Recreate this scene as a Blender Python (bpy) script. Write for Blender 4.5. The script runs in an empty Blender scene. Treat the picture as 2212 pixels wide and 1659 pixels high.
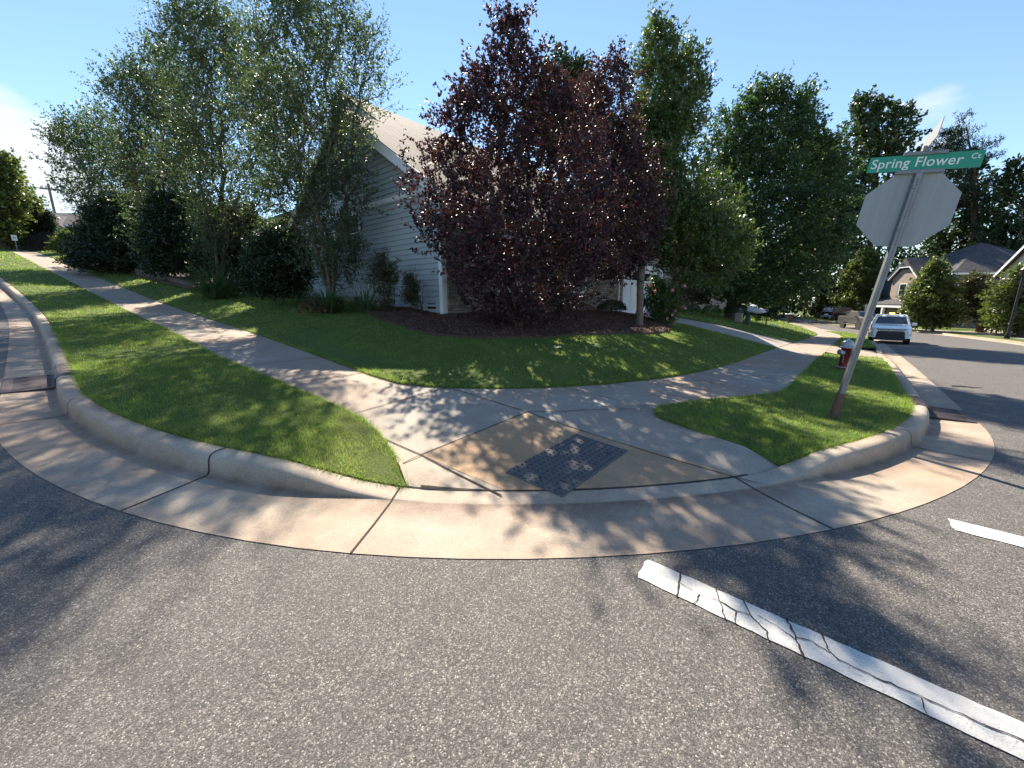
import bpy, math, random
import numpy as np
from mathutils import Vector, Matrix
from mathutils.geometry import delaunay_2d_cdt

sc = bpy.context.scene
COL = sc.collection
R = math.radians

# ------------------------------------------------------------------ camera, sky, sun, exposure
SUN_EL, SUN_AZ = 41.0, -11.0            # degrees; azimuth clockwise from +Y
cam = bpy.data.objects.new('camera', bpy.data.cameras.new('camera'))
COL.objects.link(cam)
cam.data.sensor_fit = 'HORIZONTAL'; cam.data.sensor_width = 36.0
cam.data.lens = 36.0 * 850 / 2212
cam.data.clip_start = 0.05; cam.data.clip_end = 2000
cam.location = (0, 0, 1.6)
cam.rotation_euler = (R(90) - math.atan(184.5 / 850), 0, 0)
sc.camera = cam

world = bpy.data.worlds.new('World'); sc.world = world; world.use_nodes = True
wn = world.node_tree; wn.nodes.clear()
def wnode(t, **k):
    n = wn.nodes.new(t)
    for a, v in k.items(): setattr(n, a, v)
    return n
sky = wnode('ShaderNodeTexSky', sky_type='NISHITA', sun_disc=False)
sky.sun_elevation = R(SUN_EL); sky.sun_rotation = R(SUN_AZ)
sky.altitude = 100; sky.air_density = 1.0; sky.dust_density = 0.0; sky.ozone_density = 3.0
bg = wnode('ShaderNodeBackground'); bg.inputs[1].default_value = 0.085
outw = wnode('ShaderNodeOutputWorld')
tc = wnode('ShaderNodeTexCoord')
mp = wnode('ShaderNodeMapping'); mp.inputs['Scale'].default_value = (1, 1, 2.2)
wn.links.new(tc.outputs['Generated'], mp.inputs[0])
nz = wnode('ShaderNodeTexNoise'); nz.inputs['Scale'].default_value = 5.5; nz.inputs['Detail'].default_value = 7; nz.inputs['Roughness'].default_value = .55
wn.links.new(mp.outputs[0], nz.inputs['Vector'])
def cloud_mask(d, c0, c1):
    """a soft patch of sky round direction d"""
    dv = Vector(d).normalized()
    dp = wnode('ShaderNodeVectorMath', operation='DOT_PRODUCT'); dp.inputs[1].default_value = dv
    nrm = wnode('ShaderNodeVectorMath', operation='NORMALIZE')
    wn.links.new(tc.outputs['Generated'], nrm.inputs[0]); wn.links.new(nrm.outputs[0], dp.inputs[0])
    mr = wnode('ShaderNodeMapRange'); mr.interpolation_type = 'SMOOTHSTEP'
    mr.inputs[1].default_value = c0; mr.inputs[2].default_value = c1
    wn.links.new(dp.outputs['Value'], mr.inputs[0]); return mr.outputs[0]
masks = [cloud_mask((-1.33, 1.05, .25), .965, .995), cloud_mask((-1.1, 1.05, .17), .975, .998),
         cloud_mask((1.02, 1.06, .41), .996, .9998)]
acc = masks[0]
for m_ in masks[1:]:
    mx = wnode('ShaderNodeMath', operation='MAXIMUM'); wn.links.new(acc, mx.inputs[0]); wn.links.new(m_, mx.inputs[1]); acc = mx.outputs[0]
sm = wnode('ShaderNodeMath', operation='MULTIPLY_ADD'); wn.links.new(acc, sm.inputs[0]); sm.inputs[1].default_value = .5
wn.links.new(nz.outputs['Fac'], sm.inputs[2])
cr = wnode('ShaderNodeMapRange'); cr.interpolation_type = 'SMOOTHSTEP'
cr.inputs[1].default_value = .86; cr.inputs[2].default_value = 1.2
wn.links.new(sm.outputs[0], cr.inputs[0])
mixc = wnode('ShaderNodeMix', data_type='RGBA'); mixc.inputs[7].default_value = (4.6, 4.9, 5.3, 1)
wn.links.new(cr.outputs[0], mixc.inputs[0]); wn.links.new(sky.outputs[0], mixc.inputs[6])
wn.links.new(mixc.outputs[2], bg.inputs[0]); wn.links.new(bg.outputs[0], outw.inputs[0])

sun = bpy.data.objects.new('sun', bpy.data.lights.new('sun', 'SUN')); COL.objects.link(sun)
sun.data.energy = 5.0; sun.data.angle = R(.55); sun.data.color = (1, .90, .76)
sd = Vector((math.sin(R(SUN_AZ)) * math.cos(R(SUN_EL)), math.cos(R(SUN_AZ)) * math.cos(R(SUN_EL)), math.sin(R(SUN_EL))))
sun.rotation_euler = sd.to_track_quat('Z', 'Y').to_euler(); sun.location = (0, 0, 60)
sc.view_settings.view_transform = 'Standard'; sc.view_settings.look = 'None'
sc.view_settings.exposure = 1.42; sc.view_settings.gamma = 1
sc.cycles.max_bounces = 8; sc.cycles.transparent_max_bounces = 8; sc.cycles.diffuse_bounces = 4
sc.cycles.use_denoising = True

# ------------------------------------------------------------------ street frame: a runs up the left street, b runs down the court
ANG = R(49.0); OX, OY = .78, 4.09
cA, sA = math.cos(ANG), math.sin(ANG)
def W2(a, b): return OX + b * cA - a * sA, OY + b * sA + a * cA
def AB(x, y): dx, dy = x - OX, y - OY; return -dx * sA + dy * cA, dx * cA + dy * sA
def sp(x, k=1.): return k * np.logaddexp(0, np.asarray(x, float) / k)
def sL(a): return -.002 * sp(np.asarray(a) - 6, 1.5) - .10 * sp(np.asarray(a) - 18, 3)           # the left street bends away
def sK(a): return sL(a) - .0134 * sp(np.asarray(a) - 6.5, 1.)           # and its verge widens
def sR(b): return np.maximum(0, np.asarray(b, float) - 34) ** 2 / 70     # the court bends left
def T(a, b):
    a = np.clip(a, -200, 140); b = np.clip(b, -200, 120)
    z = .072 * sp(a - .5, .5) - .029 * sp(a - 9, 1.5) + .09 * sp(a - 18, 3) - .133 * sp(a - 57, 3)
    return z - .03 * sp(b - 1) - .015 * sp(b - 11, 2) + .03 * sp(b - 38, 3)
def bump(a, b):
    a, b = np.asarray(a, float), np.asarray(b, float)
    a2 = np.clip(a - sR(b) - .1, -60, 60); b2 = np.clip(b - sL(a) + .4, -60, 60)
    m = -np.log(np.exp(-a2 * .45) + np.exp(-b2 * .45)) / .45
    amp = np.clip(.95 + .022 * np.maximum(0, b - 20), 0, 1.6)
    return np.where(m > 0, amp * (1 - np.exp(-np.maximum(m, 0) / 4.5)), 0)
def lotz(a, b): return T(a, b) + .2 + bump(a, b)
def P3(a, b, z): x, y = W2(a, b); return np.stack([np.asarray(x, float), np.asarray(y, float), np.broadcast_to(np.asarray(z, float), np.shape(x))], -1)

# ------------------------------------------------------------------ helpers
def tag(o, label=None, cat=None, group=None, kind=None):
    if label: o['label'] = label
    if cat: o['category'] = cat
    if group: o['group'] = group
    if kind: o['kind'] = kind
    return o
def link(name, me, mat, parent=None, smooth=False):
    o = bpy.data.objects.new(name, me); COL.objects.link(o)
    if mat: me.materials.append(mat)
    if parent: o.parent = parent
    if smooth: me.polygons.foreach_set('use_smooth', [True] * len(me.polygons))
    return o
def np_mesh(name, V, F):
    """uniform faces from arrays"""
    V = np.ascontiguousarray(V, np.float32); F = np.ascontiguousarray(F, np.int32)
    me = bpy.data.meshes.new(name); n, k = F.shape
    me.vertices.add(len(V)); me.vertices.foreach_set('co', V.ravel())
    me.loops.add(n * k); me.loops.foreach_set('vertex_index', F.ravel())
    me.polygons.add(n); me.polygons.foreach_set('loop_start', np.arange(n, dtype=np.int32) * k)
    me.polygons.foreach_set('loop_total', np.full(n, k, np.int32))
    me.update(calc_edges=True); return me
class MB:
    """collects shapes, then links them as ONE mesh object"""
    def __init__(s): s.v, s.f = [], []
    def add(s, V, F, M=None):
        n = len(s.v)
        for p in V:
            q = Vector(p)
            s.v.append(tuple(M @ q if M else q))
        s.f += [tuple(i + n for i in f) for f in F]; return s
    def box(s, x0, x1, y0, y1, z0, z1, M=None, bev=0):
        if bev:
            c = bev; V = []
            for z, d in ((z0, c), (z0 + c, 0), (z1 - c, 0), (z1, c)):
                X0, X1, Y0, Y1 = x0 + d, x1 - d, y0 + d, y1 - d
                e = c if d == 0 else 0
                V += [(X0 + e, Y0, z), (X1 - e, Y0, z), (X1, Y0 + e, z), (X1, Y1 - e, z), (X1 - e, Y1, z), (X0 + e, Y1, z), (X0, Y1 - e, z), (X0, Y0 + e, z)]
            F = [tuple(range(7, -1, -1)), tuple(range(24, 32))]
            for k in range(3):
                for i in range(8): F.append((k * 8 + i, k * 8 + (i + 1) % 8, k * 8 + 8 + (i + 1) % 8, k * 8 + 8 + i))
            return s.add(V, F, M)
        V = [(x, y, z) for z in (z0, z1) for x, y in ((x0, y0), (x1, y0), (x1, y1), (x0, y1))]
        return s.add(V, [(3, 2, 1, 0), (4, 5, 6, 7), (0, 1, 5, 4), (1, 2, 6, 5), (2, 3, 7, 6), (3, 0, 4, 7)], M)
    def prism(s, poly, axis, t0, t1, M=None):
        """poly in the plane across axis ('x': (y,z), 'y': (x,z), 'z': (x,y))"""
        def p3(p, t): return {'x': (t, p[0], p[1]), 'y': (p[0], t, p[1]), 'z': (p[0], p[1], t)}[axis]
        n = len(poly); V = [p3(p, t0) for p in poly] + [p3(p, t1) for p in poly]
        F = [tuple(range(n - 1, -1, -1)), tuple(range(n, 2 * n))] + [(i, (i + 1) % n, n + (i + 1) % n, n + i) for i in range(n)]
        return s.add(V, F, M)
    def tube(s, pts, rad, k=8, M=None, cap=True):
        pts = [Vector(p) for p in pts]; V, F = [], []
        for i, p in enumerate(pts):
            d = (pts[min(i + 1, len(pts) - 1)] - pts[max(i - 1, 0)]).normalized()
            u = d.orthogonal().normalized() if i == 0 else (u - d * u.dot(d)).normalized()
            w = d.cross(u); r = rad[i] if hasattr(rad, '__len__') else rad
            V += [p + (u * math.cos(t) + w * math.sin(t)) * r for t in [2 * math.pi * j / k for j in range(k)]]
        for i in range(len(pts) - 1):
            for j in range(k): F.append((i * k + j, i * k + (j + 1) % k, (i + 1) * k + (j + 1) % k, (i + 1) * k + j))
        if cap: F += [tuple(range(k - 1, -1, -1)), tuple(range((len(pts) - 1) * k, len(pts) * k))]
        return s.add(V, F, M)
    def lathe(s, prof, k=16, M=None, axis='z'):
        """prof: (radius, height)"""
        V, F = [], []
        for r, h in prof:
            for j in range(k):
                t = 2 * math.pi * j / k; c, d = r * math.cos(t), r * math.sin(t)
                V.append({'z': (c, d, h), 'y': (c, h, -d), 'x': (h, c, d)}[axis])
        for i in range(len(prof) - 1):
            for j in range(k): F.append((i * k + j, i * k + (j + 1) % k, (i + 1) * k + (j + 1) % k, (i + 1) * k + j))
        F += [tuple(range(k - 1, -1, -1)), tuple(range((len(prof) - 1) * k, len(prof) * k))]
        return s.add(V, F, M)
    def loft(s, rings, M=None):
        k = len(rings[0]); V = [p for r in rings for p in r]; F = [tuple(range(k - 1, -1, -1)), tuple(range((len(rings) - 1) * k, len(rings) * k))]
        for i in range(len(rings) - 1):
            for j in range(k): F.append((i * k + j, i * k + (j + 1) % k, (i + 1) * k + (j + 1) % k, (i + 1) * k + j))
        return s.add(V, F, M)
    def build(s, name, mat, parent=None, smooth=False):
        me = bpy.data.meshes.new(name); me.from_pydata(s.v, [], s.f); me.update()
        return link(name, me, mat, parent, smooth)
def empty(name, loc, rz=0, label=None, cat=None, group=None):
    o = bpy.data.objects.new(name, None); COL.objects.link(o); o.empty_display_size = .2
    o.location = loc; o.rotation_euler = (0, 0, rz); return tag(o, label, cat, group)
def copy_tree(o, parent=None):
    c = o.copy(); COL.objects.link(c)
    if parent: c.parent = parent
    for ch in list(o.children): copy_tree(ch, c)
    return c

# ------------------------------------------------------------------ materials
class NT:
    def __init__(s, name):
        s.m = bpy.data.materials.new(name); s.m.use_nodes = True; s.t = s.m.node_tree; s.t.nodes.clear()
        s.out = s.t.nodes.new('ShaderNodeOutputMaterial'); s.co = None
    def n(s, t, ins=None, **k):
        x = s.t.nodes.new(t)
        for a, v in k.items(): setattr(x, a, v)
        for a, v in (ins or {}).items():
            if hasattr(v, 'links'): s.t.links.new(v, x.inputs[a])
            else: x.inputs[a].default_value = v
        return x
    def obj(s):
        if not s.co: s.co = s.n('ShaderNodeTexCoord').outputs['Object']
        return s.co
    def pos(s): return s.n('ShaderNodeNewGeometry').outputs['Position']
    def noise(s, vec, scale, detail=4, rough=.55): return s.n('ShaderNodeTexNoise', {'Vector': vec, 'Scale': scale, 'Detail': detail, 'Roughness': rough}).outputs['Fac']
    def ramp(s, fac, stops):
        r = s.n('ShaderNodeValToRGB', {'Fac': fac}); e = r.color_ramp.elements
        while len(e) < len(stops): e.new(.5)
        for i, (p, c) in enumerate(stops):
            e[i].position = p; e[i].color = (c, c, c, 1) if not hasattr(c, '__len__') else (*c, 1)
        return r.outputs['Color']
    def mix(s, fac, a, b, mode='MIX'):
        m = s.n('ShaderNodeMix', data_type='RGBA', blend_type=mode)
        for i, v in ((0, fac), (6, a), (7, b)):
            if hasattr(v, 'links'): s.t.links.new(v, m.inputs[i])
            else: m.inputs[i].default_value = v if i == 0 else (*v, 1)
        return m.outputs[2]
    def math(s, op, a, b=0.): return s.n('ShaderNodeMath', {0: a, 1: b}, operation=op).outputs[0]
    def bsdf(s, col, rough=.6, metal=0., bump=None, strength=.3, dist=.01, spec=.5, **kw):
        b = s.n('ShaderNodeBsdfPrincipled')
        for i, v in (('Base Color', col), ('Roughness', rough), ('Metallic', metal), ('Specular IOR Level', spec)):
            if hasattr(v, 'links'): s.t.links.new(v, b.inputs[i])
            else: b.inputs[i].default_value = (*v, 1) if i == 'Base Color' else v
        for i, v in kw.items(): b.inputs[i].default_value = v
        if bump is not None:
            bp = s.n('ShaderNodeBump', {'Height': bump, 'Strength': strength, 'Distance': dist}); s.t.links.new(bp.outputs[0], b.inputs['Normal'])
        s.t.links.new(b.outputs[0], s.out.inputs[0]); return s.m
def plain(name, col, rough=.55, metal=0., var=.12, scale=6., spec=.5, **kw):
    t = NT(name); f = t.noise(t.obj(), scale)
    c = t.mix(f, tuple(x * (1 - var) for x in col), tuple(min(1, x * (1 + var)) for x in col))
    return t.bsdf(c, rough, metal, bump=f, strength=.06, spec=spec, **kw)

def mat_asphalt():
    t = NT('asphalt'); p = t.pos()
    v = t.n('ShaderNodeTexVoronoi', {'Vector': p, 'Scale': 190., 'Randomness': 1.}); v2 = t.n('ShaderNodeTexVoronoi', {'Vector': p, 'Scale': 105.})
    sep = t.n('ShaderNodeSeparateColor', {0: v.outputs['Color']}); sep2 = t.n('ShaderNodeSeparateColor', {0: v2.outputs['Color']})
    big = t.noise(p, .55, 5); mid = t.noise(p, 4., 4)
    c = t.ramp(sep.outputs[0], [(0, (.035, .033, .032)), (.4, (.085, .08, .076)), (.75, (.15, .14, .13)), (.93, (.28, .26, .235)), (1, (.6, .56, .5))])
    c2 = t.ramp(sep2.outputs[1], [(0, (.05, .048, .047)), (.55, (.12, .112, .105)), (.9, (.22, .205, .19)), (1, (.5, .47, .43))])
    c = t.mix(.35, c, c2)
    edge = t.ramp(v.outputs['Distance'], [(.0, 1.), (.35, .95), (.8, .45)])
    c = t.mix(.75, c, edge, 'MULTIPLY')
    c = t.mix(t.ramp(big, [(.35, 0.), (.7, .22)]), c, (.12, .115, .11))
    c = t.mix(.5, c, t.ramp(mid, [(.3, .7), (.7, 1.15)]), 'MULTIPLY'); c = t.mix(1., c, (1.0, .98, .94), 'MULTIPLY')
    h = t.math('ADD', t.math('MULTIPLY', v.outputs['Distance'], -1.), t.math('MULTIPLY', sep.outputs[1], .5))
    return t.bsdf(c, .8, bump=h, strength=.45, dist=.004, spec=.35)
def mat_concrete(name, base, clay, gloss=.8):
    t = NT(name); p = t.pos()
    big, mid, fine = t.noise(p, .45, 5), t.noise(p, 2.3, 6, .6), t.noise(p, 140., 3, .7)
    c = t.mix(t.ramp(mid, [(.3, 0.), (.72, 1.)]), tuple(x * .74 for x in base), tuple(x * 1.08 for x in base))
    c = t.mix(t.ramp(big, [(.38, 0.), (.62, clay)]), c, (.43, .235, .12))
    sp_ = t.n('ShaderNodeTexVoronoi', {'Vector': p, 'Scale': 120.}); s1 = t.n('ShaderNodeSeparateColor', {0: sp_.outputs['Color']})
    c = t.mix(.55, c, t.ramp(s1.outputs[0], [(0, .62), (.3, .92), (.8, 1.05), (1, 1.3)]), 'MULTIPLY')
    c = t.mix(.5, c, t.ramp(fine, [(.25, .7), (.75, 1.2)]), 'MULTIPLY')
    dv = t.n('ShaderNodeAttribute', attribute_name='dirt').outputs['Fac']; dn = t.noise(p, 3.2, 6, .7)
    c = t.mix(t.math('MULTIPLY', dv, t.ramp(dn, [(.3, .25), (.65, .9)])), c, (.13, .075, .045))
    blot = t.noise(p, 7., 5, .7)
    c = t.mix(t.ramp(blot, [(.6, 0.), (.8, .35)]), c, (.16, .14, .115))
    return t.bsdf(c, gloss, bump=t.math('ADD', fine, t.math('MULTIPLY', mid, .6)), strength=.35, dist=.006, spec=.35)
def mat_grassbase(name, a=(.07, .11, .026), b=(.12, .165, .045), dry=(.20, .18, .07)):
    t = NT(name); p = t.pos()
    c = t.mix(t.noise(p, 3.5, 5), a, b); c = t.mix(t.ramp(t.noise(p, .8, 5), [(.5, 0.), (.75, .5)]), c, dry)
    f = t.noise(p, 60., 4, .7); c = t.mix(.7, c, t.ramp(f, [(.25, .35), (.75, 1.4)]), 'MULTIPLY')
    return t.bsdf(c, .9, bump=f, strength=.8, dist=.03, spec=.15)
def mat_leaf(name, c0, c1, trans=.38, tint=1.6, gloss=.35, hue=None, patch=None):
    """leaf: diffuse + gloss, plus light passing through; each leaf a little different"""
    t = NT(name); g = t.n('ShaderNodeNewGeometry'); rnd = g.outputs['Random Per Island']
    stops = [(0, c0), (.6, tuple((x + y) / 2 for x, y in zip(c0, c1))), (1, c1)]
    if hue: stops.insert(2, (.86, hue))
    c = t.ramp(rnd, stops)
    if patch:
        p = t.pos(); c = t.mix(t.ramp(t.noise(p, .9, 5, .6), [(.5, 0.), (.75, .3)]), c, patch); c = t.mix(1., c, t.ramp(t.noise(p, 2.6, 4), [(.3, .72), (.7, 1.2)]), 'MULTIPLY')
    b = t.n('ShaderNodeBsdfPrincipled', {'Base Color': c, 'Roughness': gloss, 'Specular IOR Level': .5})
    tr = t.n('ShaderNodeBsdfTranslucent', {'Color': t.mix(1., c, (tint, tint * 1.02, tint * .55), 'MULTIPLY')})
    m = t.n('ShaderNodeMixShader', {0: trans}); t.t.links.new(b.outputs[0], m.inputs[1]); t.t.links.new(tr.outputs[0], m.inputs[2])
    t.t.links.new(m.outputs[0], t.out.inputs[0]); return t.m
def mat_bark(name, a, b):
    t = NT(name); o = t.obj(); mpn = t.n('ShaderNodeMapping', {'Vector': o}); mpn.inputs['Scale'].default_value = (9, 9, 1.6)
    f = t.noise(mpn.outputs[0], 3., 6, .65); return t.bsdf(t.mix(t.ramp(f, [(.3, 0.), (.7, 1.)]), a, b), .9, bump=f, strength=.7, dist=.02, spec=.2)
def mat_stone(name, cols, sx, sz, mortar=(.12, .105, .09), bs=.9):
    """stacked stone / brick laid on upright walls, x+y along, z up"""
    t = NT(name); s = t.n('ShaderNodeSeparateXYZ', {0: t.obj()}); u = t.math('ADD', s.outputs[0], s.outputs[1])
    n0 = t.noise(t.obj(), 1.7, 3); u2 = t.math('ADD', u, t.math('MULTIPLY', n0, .25)); w = t.math('ADD', s.outputs[2], t.math('MULTIPLY', n0, .05))
    cv = t.n('ShaderNodeCombineXYZ', {0: u2, 1: w})
    br = t.n('ShaderNodeTexBrick', {'Vector': cv.outputs[0], 'Scale': 1., 'Mortar Size': .006, 'Brick Width': sx, 'Row Height': sz, 'Color1': (0, 0, 0, 1), 'Color2': (1, 1, 1, 1), 'Mortar': (.5, .5, .5, 1), 'Bias': 0.})
    br.offset = .37; br.squash = .7; br.squash_frequency = 3
    sv = t.n('ShaderNodeSeparateColor', {0: br.outputs['Color']})
    c = t.ramp(sv.outputs[0], [(i / (len(cols) - 1), q) for i, q in enumerate(cols)])
    fn = t.noise(t.obj(), 22., 5, .65); c = t.mix(.6, c, t.ramp(fn, [(.25, .6), (.75, 1.25)]), 'MULTIPLY')
    c = t.mix(br.outputs['Fac'], c, mortar)
    h = t.math('ADD', t.math('MULTIPLY', br.outputs['Fac'], -1.), t.math('MULTIPLY', t.math('ADD', fn, sv.outputs[0]), .45))
    return t.bsdf(c, .85, bump=h, strength=bs, dist=.025, spec=.3)
def mat_shingle(name, a, b):
    t = NT(name); s = t.n('ShaderNodeSeparateXYZ', {0: t.obj()}); cv = t.n('ShaderNodeCombineXYZ', {0: t.math('ADD', s.outputs[0], s.outputs[1]), 1: s.outputs[2]})
    br = t.n('ShaderNodeTexBrick', {'Vector': cv.outputs[0], 'Scale': 1., 'Mortar Size': .008, 'Brick Width': .3, 'Row Height': .085, 'Color1': (0, 0, 0, 1), 'Color2': (1, 1, 1, 1), 'Mortar': (.2, .2, .2, 1)})
    sv = t.n('ShaderNodeSeparateColor', {0: br.outputs['Color']})
    c = t.mix(sv.outputs[0], a, b); c = t.mix(t.math('MULTIPLY', br.outputs['Fac'], .8), c, tuple(x * .3 for x in a))
    return t.bsdf(c, .9, bump=t.math('MULTIPLY', br.outputs['Fac'], -1.), strength=.6, dist=.012, spec=.2)
def mat_glass(name, col=(.012, .015, .018)):
    t = NT(name); return t.bsdf(t.mix(t.noise(t.obj(), 2.), col, tuple(x * 2.2 for x in col)), .04, spec=.9)
def mat_emit(name, col, s):
    t = NT(name); e = t.n('ShaderNodeEmission', {'Color': (*col, 1), 'Strength': s}); t.t.links.new(e.outputs[0], t.out.inputs[0]); return t.m

M = {}
M['asphalt'] = mat_asphalt()
M['walk'] = mat_concrete('sidewalk_concrete', (.36, .32, .26), .38)
M['gutter'] = mat_concrete('gutter_concrete', (.42, .365, .285), .38)
M['ramp'] = mat_concrete('ramp_concrete', (.42, .30, .18), .7)
M['drive'] = mat_concrete('driveway_concrete', (.40, .37, .32), .15)
M['lawn'] = mat_grassbase('lawn_turf')
M['ground'] = mat_grassbase('earth_and_grass', (.05, .07, .02), (.09, .11, .035), (.14, .11, .06))
M['blade'] = mat_leaf('grass_blade', (.095, .180, .030), (.185, .285, .058), .55, 1.8, .6, hue=(.30, .27, .12), patch=(.24, .23, .085))
M['mulch'] = plain('bark_mulch', (.075, .042, .028), .95, var=.5, scale=30)
M['chip'] = mat_leaf('mulch_chip', (.05, .024, .015), (.20, .11, .075), .0, 1, .8)
def mat_paint():
    t = NT('road_paint'); p = t.pos(); v = t.n('ShaderNodeTexVoronoi', {'Vector': p, 'Scale': 170.}); sv = t.n('ShaderNodeSeparateColor', {0: v.outputs['Color']})
    c = t.mix(t.noise(p, 9., 6, .7), (.50, .48, .43), (.64, .62, .57)); pit = t.math('MULTIPLY', t.ramp(sv.outputs[0], [(.80, 0.), (.9, 1.)]), t.ramp(t.noise(p, 5., 5, .7), [(.45, .05), (.7, .8)]))
    c = t.mix(pit, c, (.13, .125, .12)); c = t.mix(t.ramp(t.noise(p, 1.6, 5), [(.5, 0.), (.8, .3)]), c, (.30, .28, .25))
    return t.bsdf(c, .8, bump=v.outputs['Distance'], strength=.3, dist=.003, spec=.3)
M['paint'] = mat_paint()
M['joint'] = plain('joint_dirt', (.045, .032, .024), 1., var=.5, scale=40)
M['iron'] = plain('cast_iron', (.065, .042, .039), .6, .5, var=.4, scale=30)
M['black'] = plain('black_void', (.006, .006, .006), .9)
M['stud'] = plain('shade_tinted_stud_rubber', (.030, .032, .038), .5)  # studs coloured darker than the plate: paints in shade on their near sides
M['mat'] = plain('tactile_rubber', (.105, .10, .092), .55, var=.25, scale=9)
M['galv'] = plain('galvanised_steel', (.20, .21, .22), .5, .6, var=.25, scale=14)
def mat_streaky(name, a, b):
    t = NT(name); mpn = t.n('ShaderNodeMapping', {'Vector': t.obj()}); mpn.inputs['Scale'].default_value = (1, 9, .5)
    f = t.noise(mpn.outputs[0], 2.2, 6, .65); g = t.noise(t.obj(), 9., 4); return t.bsdf(t.mix(t.ramp(t.math('ADD', t.math('MULTIPLY', f, .75), t.math('MULTIPLY', g, .25)), [(.35, 0.), (.65, 1.)]), a, b), .5, .35, bump=g, strength=.04)
M['alum'] = mat_streaky('sign_back_aluminium', (.265, .275, .28), (.32, .325, .32))
M['rust'] = plain('rusted_steel', (.14, .088, .062), .8, .3, var=.5, scale=24)
M['green'] = plain('sign_green', (.004, .27, .16), .35, var=.05)
M['pedestal'] = plain('dark_green_plastic', (.02, .055, .04), .6)
M['signwhite'] = plain('sign_lettering_white', (.78, .78, .74), .4, var=.03)
M['red'] = plain('hydrant_red', (.17, .008, .013), .35, var=.25, scale=12)
M['silver'] = plain('silver_paint', (.40, .40, .40), .35, .5, var=.2)
M['siding'] = plain('pale_siding_paint', (.36, .41, .43), .6, var=.05, scale=3)
M['trim'] = plain('white_trim_paint', (.72, .74, .74), .5, var=.05)
M['stone'] = mat_stone('stacked_stone', [(.14, .115, .09), (.27, .22, .17), (.34, .28, .21), (.20, .175, .15), (.40, .35, .28)], .42, .085)
M['brick'] = mat_stone('pale_brick', [(.30, .22, .17), (.38, .30, .24), (.25, .19, .155)], .22, .075, (.32, .29, .26), .3)
M['block'] = mat_stone('wall_block', [(.10, .075, .06), (.17, .13, .105), (.13, .10, .085)], .40, .16, (.03, .025, .02), .9)
M['found'] = plain('foundation_render', (.30, .25, .21), .9, var=.15)
M['roof'] = mat_shingle('brown_shingles', (.085, .066, .056), (.14, .113, .097))
M['roofgrey'] = mat_shingle('grey_shingles', (.065, .062, .065), (.12, .115, .115))
M['glass'] = mat_glass('window_glass')
M['screen'] = plain('insect_screen', (.035, .035, .037), .5, var=.2)
M['navy'] = plain('dark_blue_siding', (.075, .095, .12), .7, var=.08)
M['cream'] = plain('cream_siding', (.62, .58, .50), .7, var=.06)
M['white'] = plain('white_car_paint', (.80, .80, .79), .22, var=.02, **{'Coat Weight': .6})
M['grey'] = plain('bronze_grey_car_paint', (.11, .102, .095), .3, .3, var=.05, **{'Coat Weight': .6})
M['blackpaint'] = plain('black_car_paint', (.010, .010, .012), .18, var=.1, **{'Coat Weight': .8})
M['plastic'] = plain('black_plastic', (.018, .018, .019), .5, var=.2)
M['tyre'] = plain('tyre_rubber', (.017, .017, .017), .8, var=.3)
M['rim'] = plain('dark_alloy', (.22, .22, .23), .35, .7)
M['lamp'] = plain('headlamp_lens', (.16, .17, .18), .1, .3, var=.3)
M['chrome'] = plain('chrome', (.75, .75, .76), .15, .95, var=.05)
M['tail'] = plain('tail_lamp_red', (.30, .01, .01), .2)
M['gold'] = plain('gold_emblem', (.75, .50, .12), .3, .6)
M['amber'] = mat_emit('amber_beacon', (1, .33, .05), 7.)
M['ironfence'] = plain('black_metal', (.012, .012, .013), .5, .3)
M['wood'] = mat_bark('weathered_pole', (.16, .12, .10), (.28, .22, .18))
M['tarp'] = plain('pale_tarpaulin', (.42, .44, .46), .5, var=.12, scale=3)
M['bark'] = mat_bark('smooth_bark', (.11, .085, .065), (.22, .175, .135))
M['barkdark'] = mat_bark('dark_bark', (.055, .043, .035), (.13, .10, .08))
M['myrtle'] = mat_leaf('myrtle_leaf', (.042, .080, .042), (.095, .148, .068), .42, 1.6, .46, hue=(.11, .12, .05))
M['plum'] = mat_leaf('plum_leaf', (.026, .014, .021), (.066, .028, .039), .28, 1.5, .48, hue=(.12, .035, .045))
M['oak'] = mat_leaf('oak_leaf', (.055, .090, .030), (.12, .175, .050), .34, 1.5, .33)
M['maple'] = mat_leaf('maple_leaf', (.020, .052, .020), (.068, .115, .032), .40, 1.7, .42)
M['wood_leaf'] = mat_leaf('woodland_leaf', (.020, .045, .018), (.058, .092, .028), .30, 1.5, .4)
M['pale_leaf'] = mat_leaf('pale_leaf', (.060, .090, .022), (.135, .165, .050), .38, 1.5, .4)
M['pine'] = mat_leaf('pine_needles', (.020, .042, .022), (.045, .075, .032), .2, 1.4, .4)
M['shrub'] = mat_leaf('evergreen_leaf', (.012, .028, .014), (.035, .060, .022), .25, 1.4, .3)
M['nandina'] = mat_leaf('nandina_leaf', (.045, .055, .026), (.10, .115, .045), .36, 1.5, .4, hue=(.11, .055, .04))
M['strap'] = mat_leaf('strap_leaf', (.055, .105, .045), (.11, .175, .075), .35, 1.5, .4)
M['petal'] = mat_leaf('pink_petal', (.62, .22, .27), (.75, .36, .40), .4, 1.1, .6)
M['redpetal'] = mat_leaf('dark_red_leaf', (.10, .008, .014), (.20, .02, .03), .3, 1.2, .5)
M['litter'] = plain('dry_pale_leaf', (.62, .58, .50), .8, var=.2)

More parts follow.
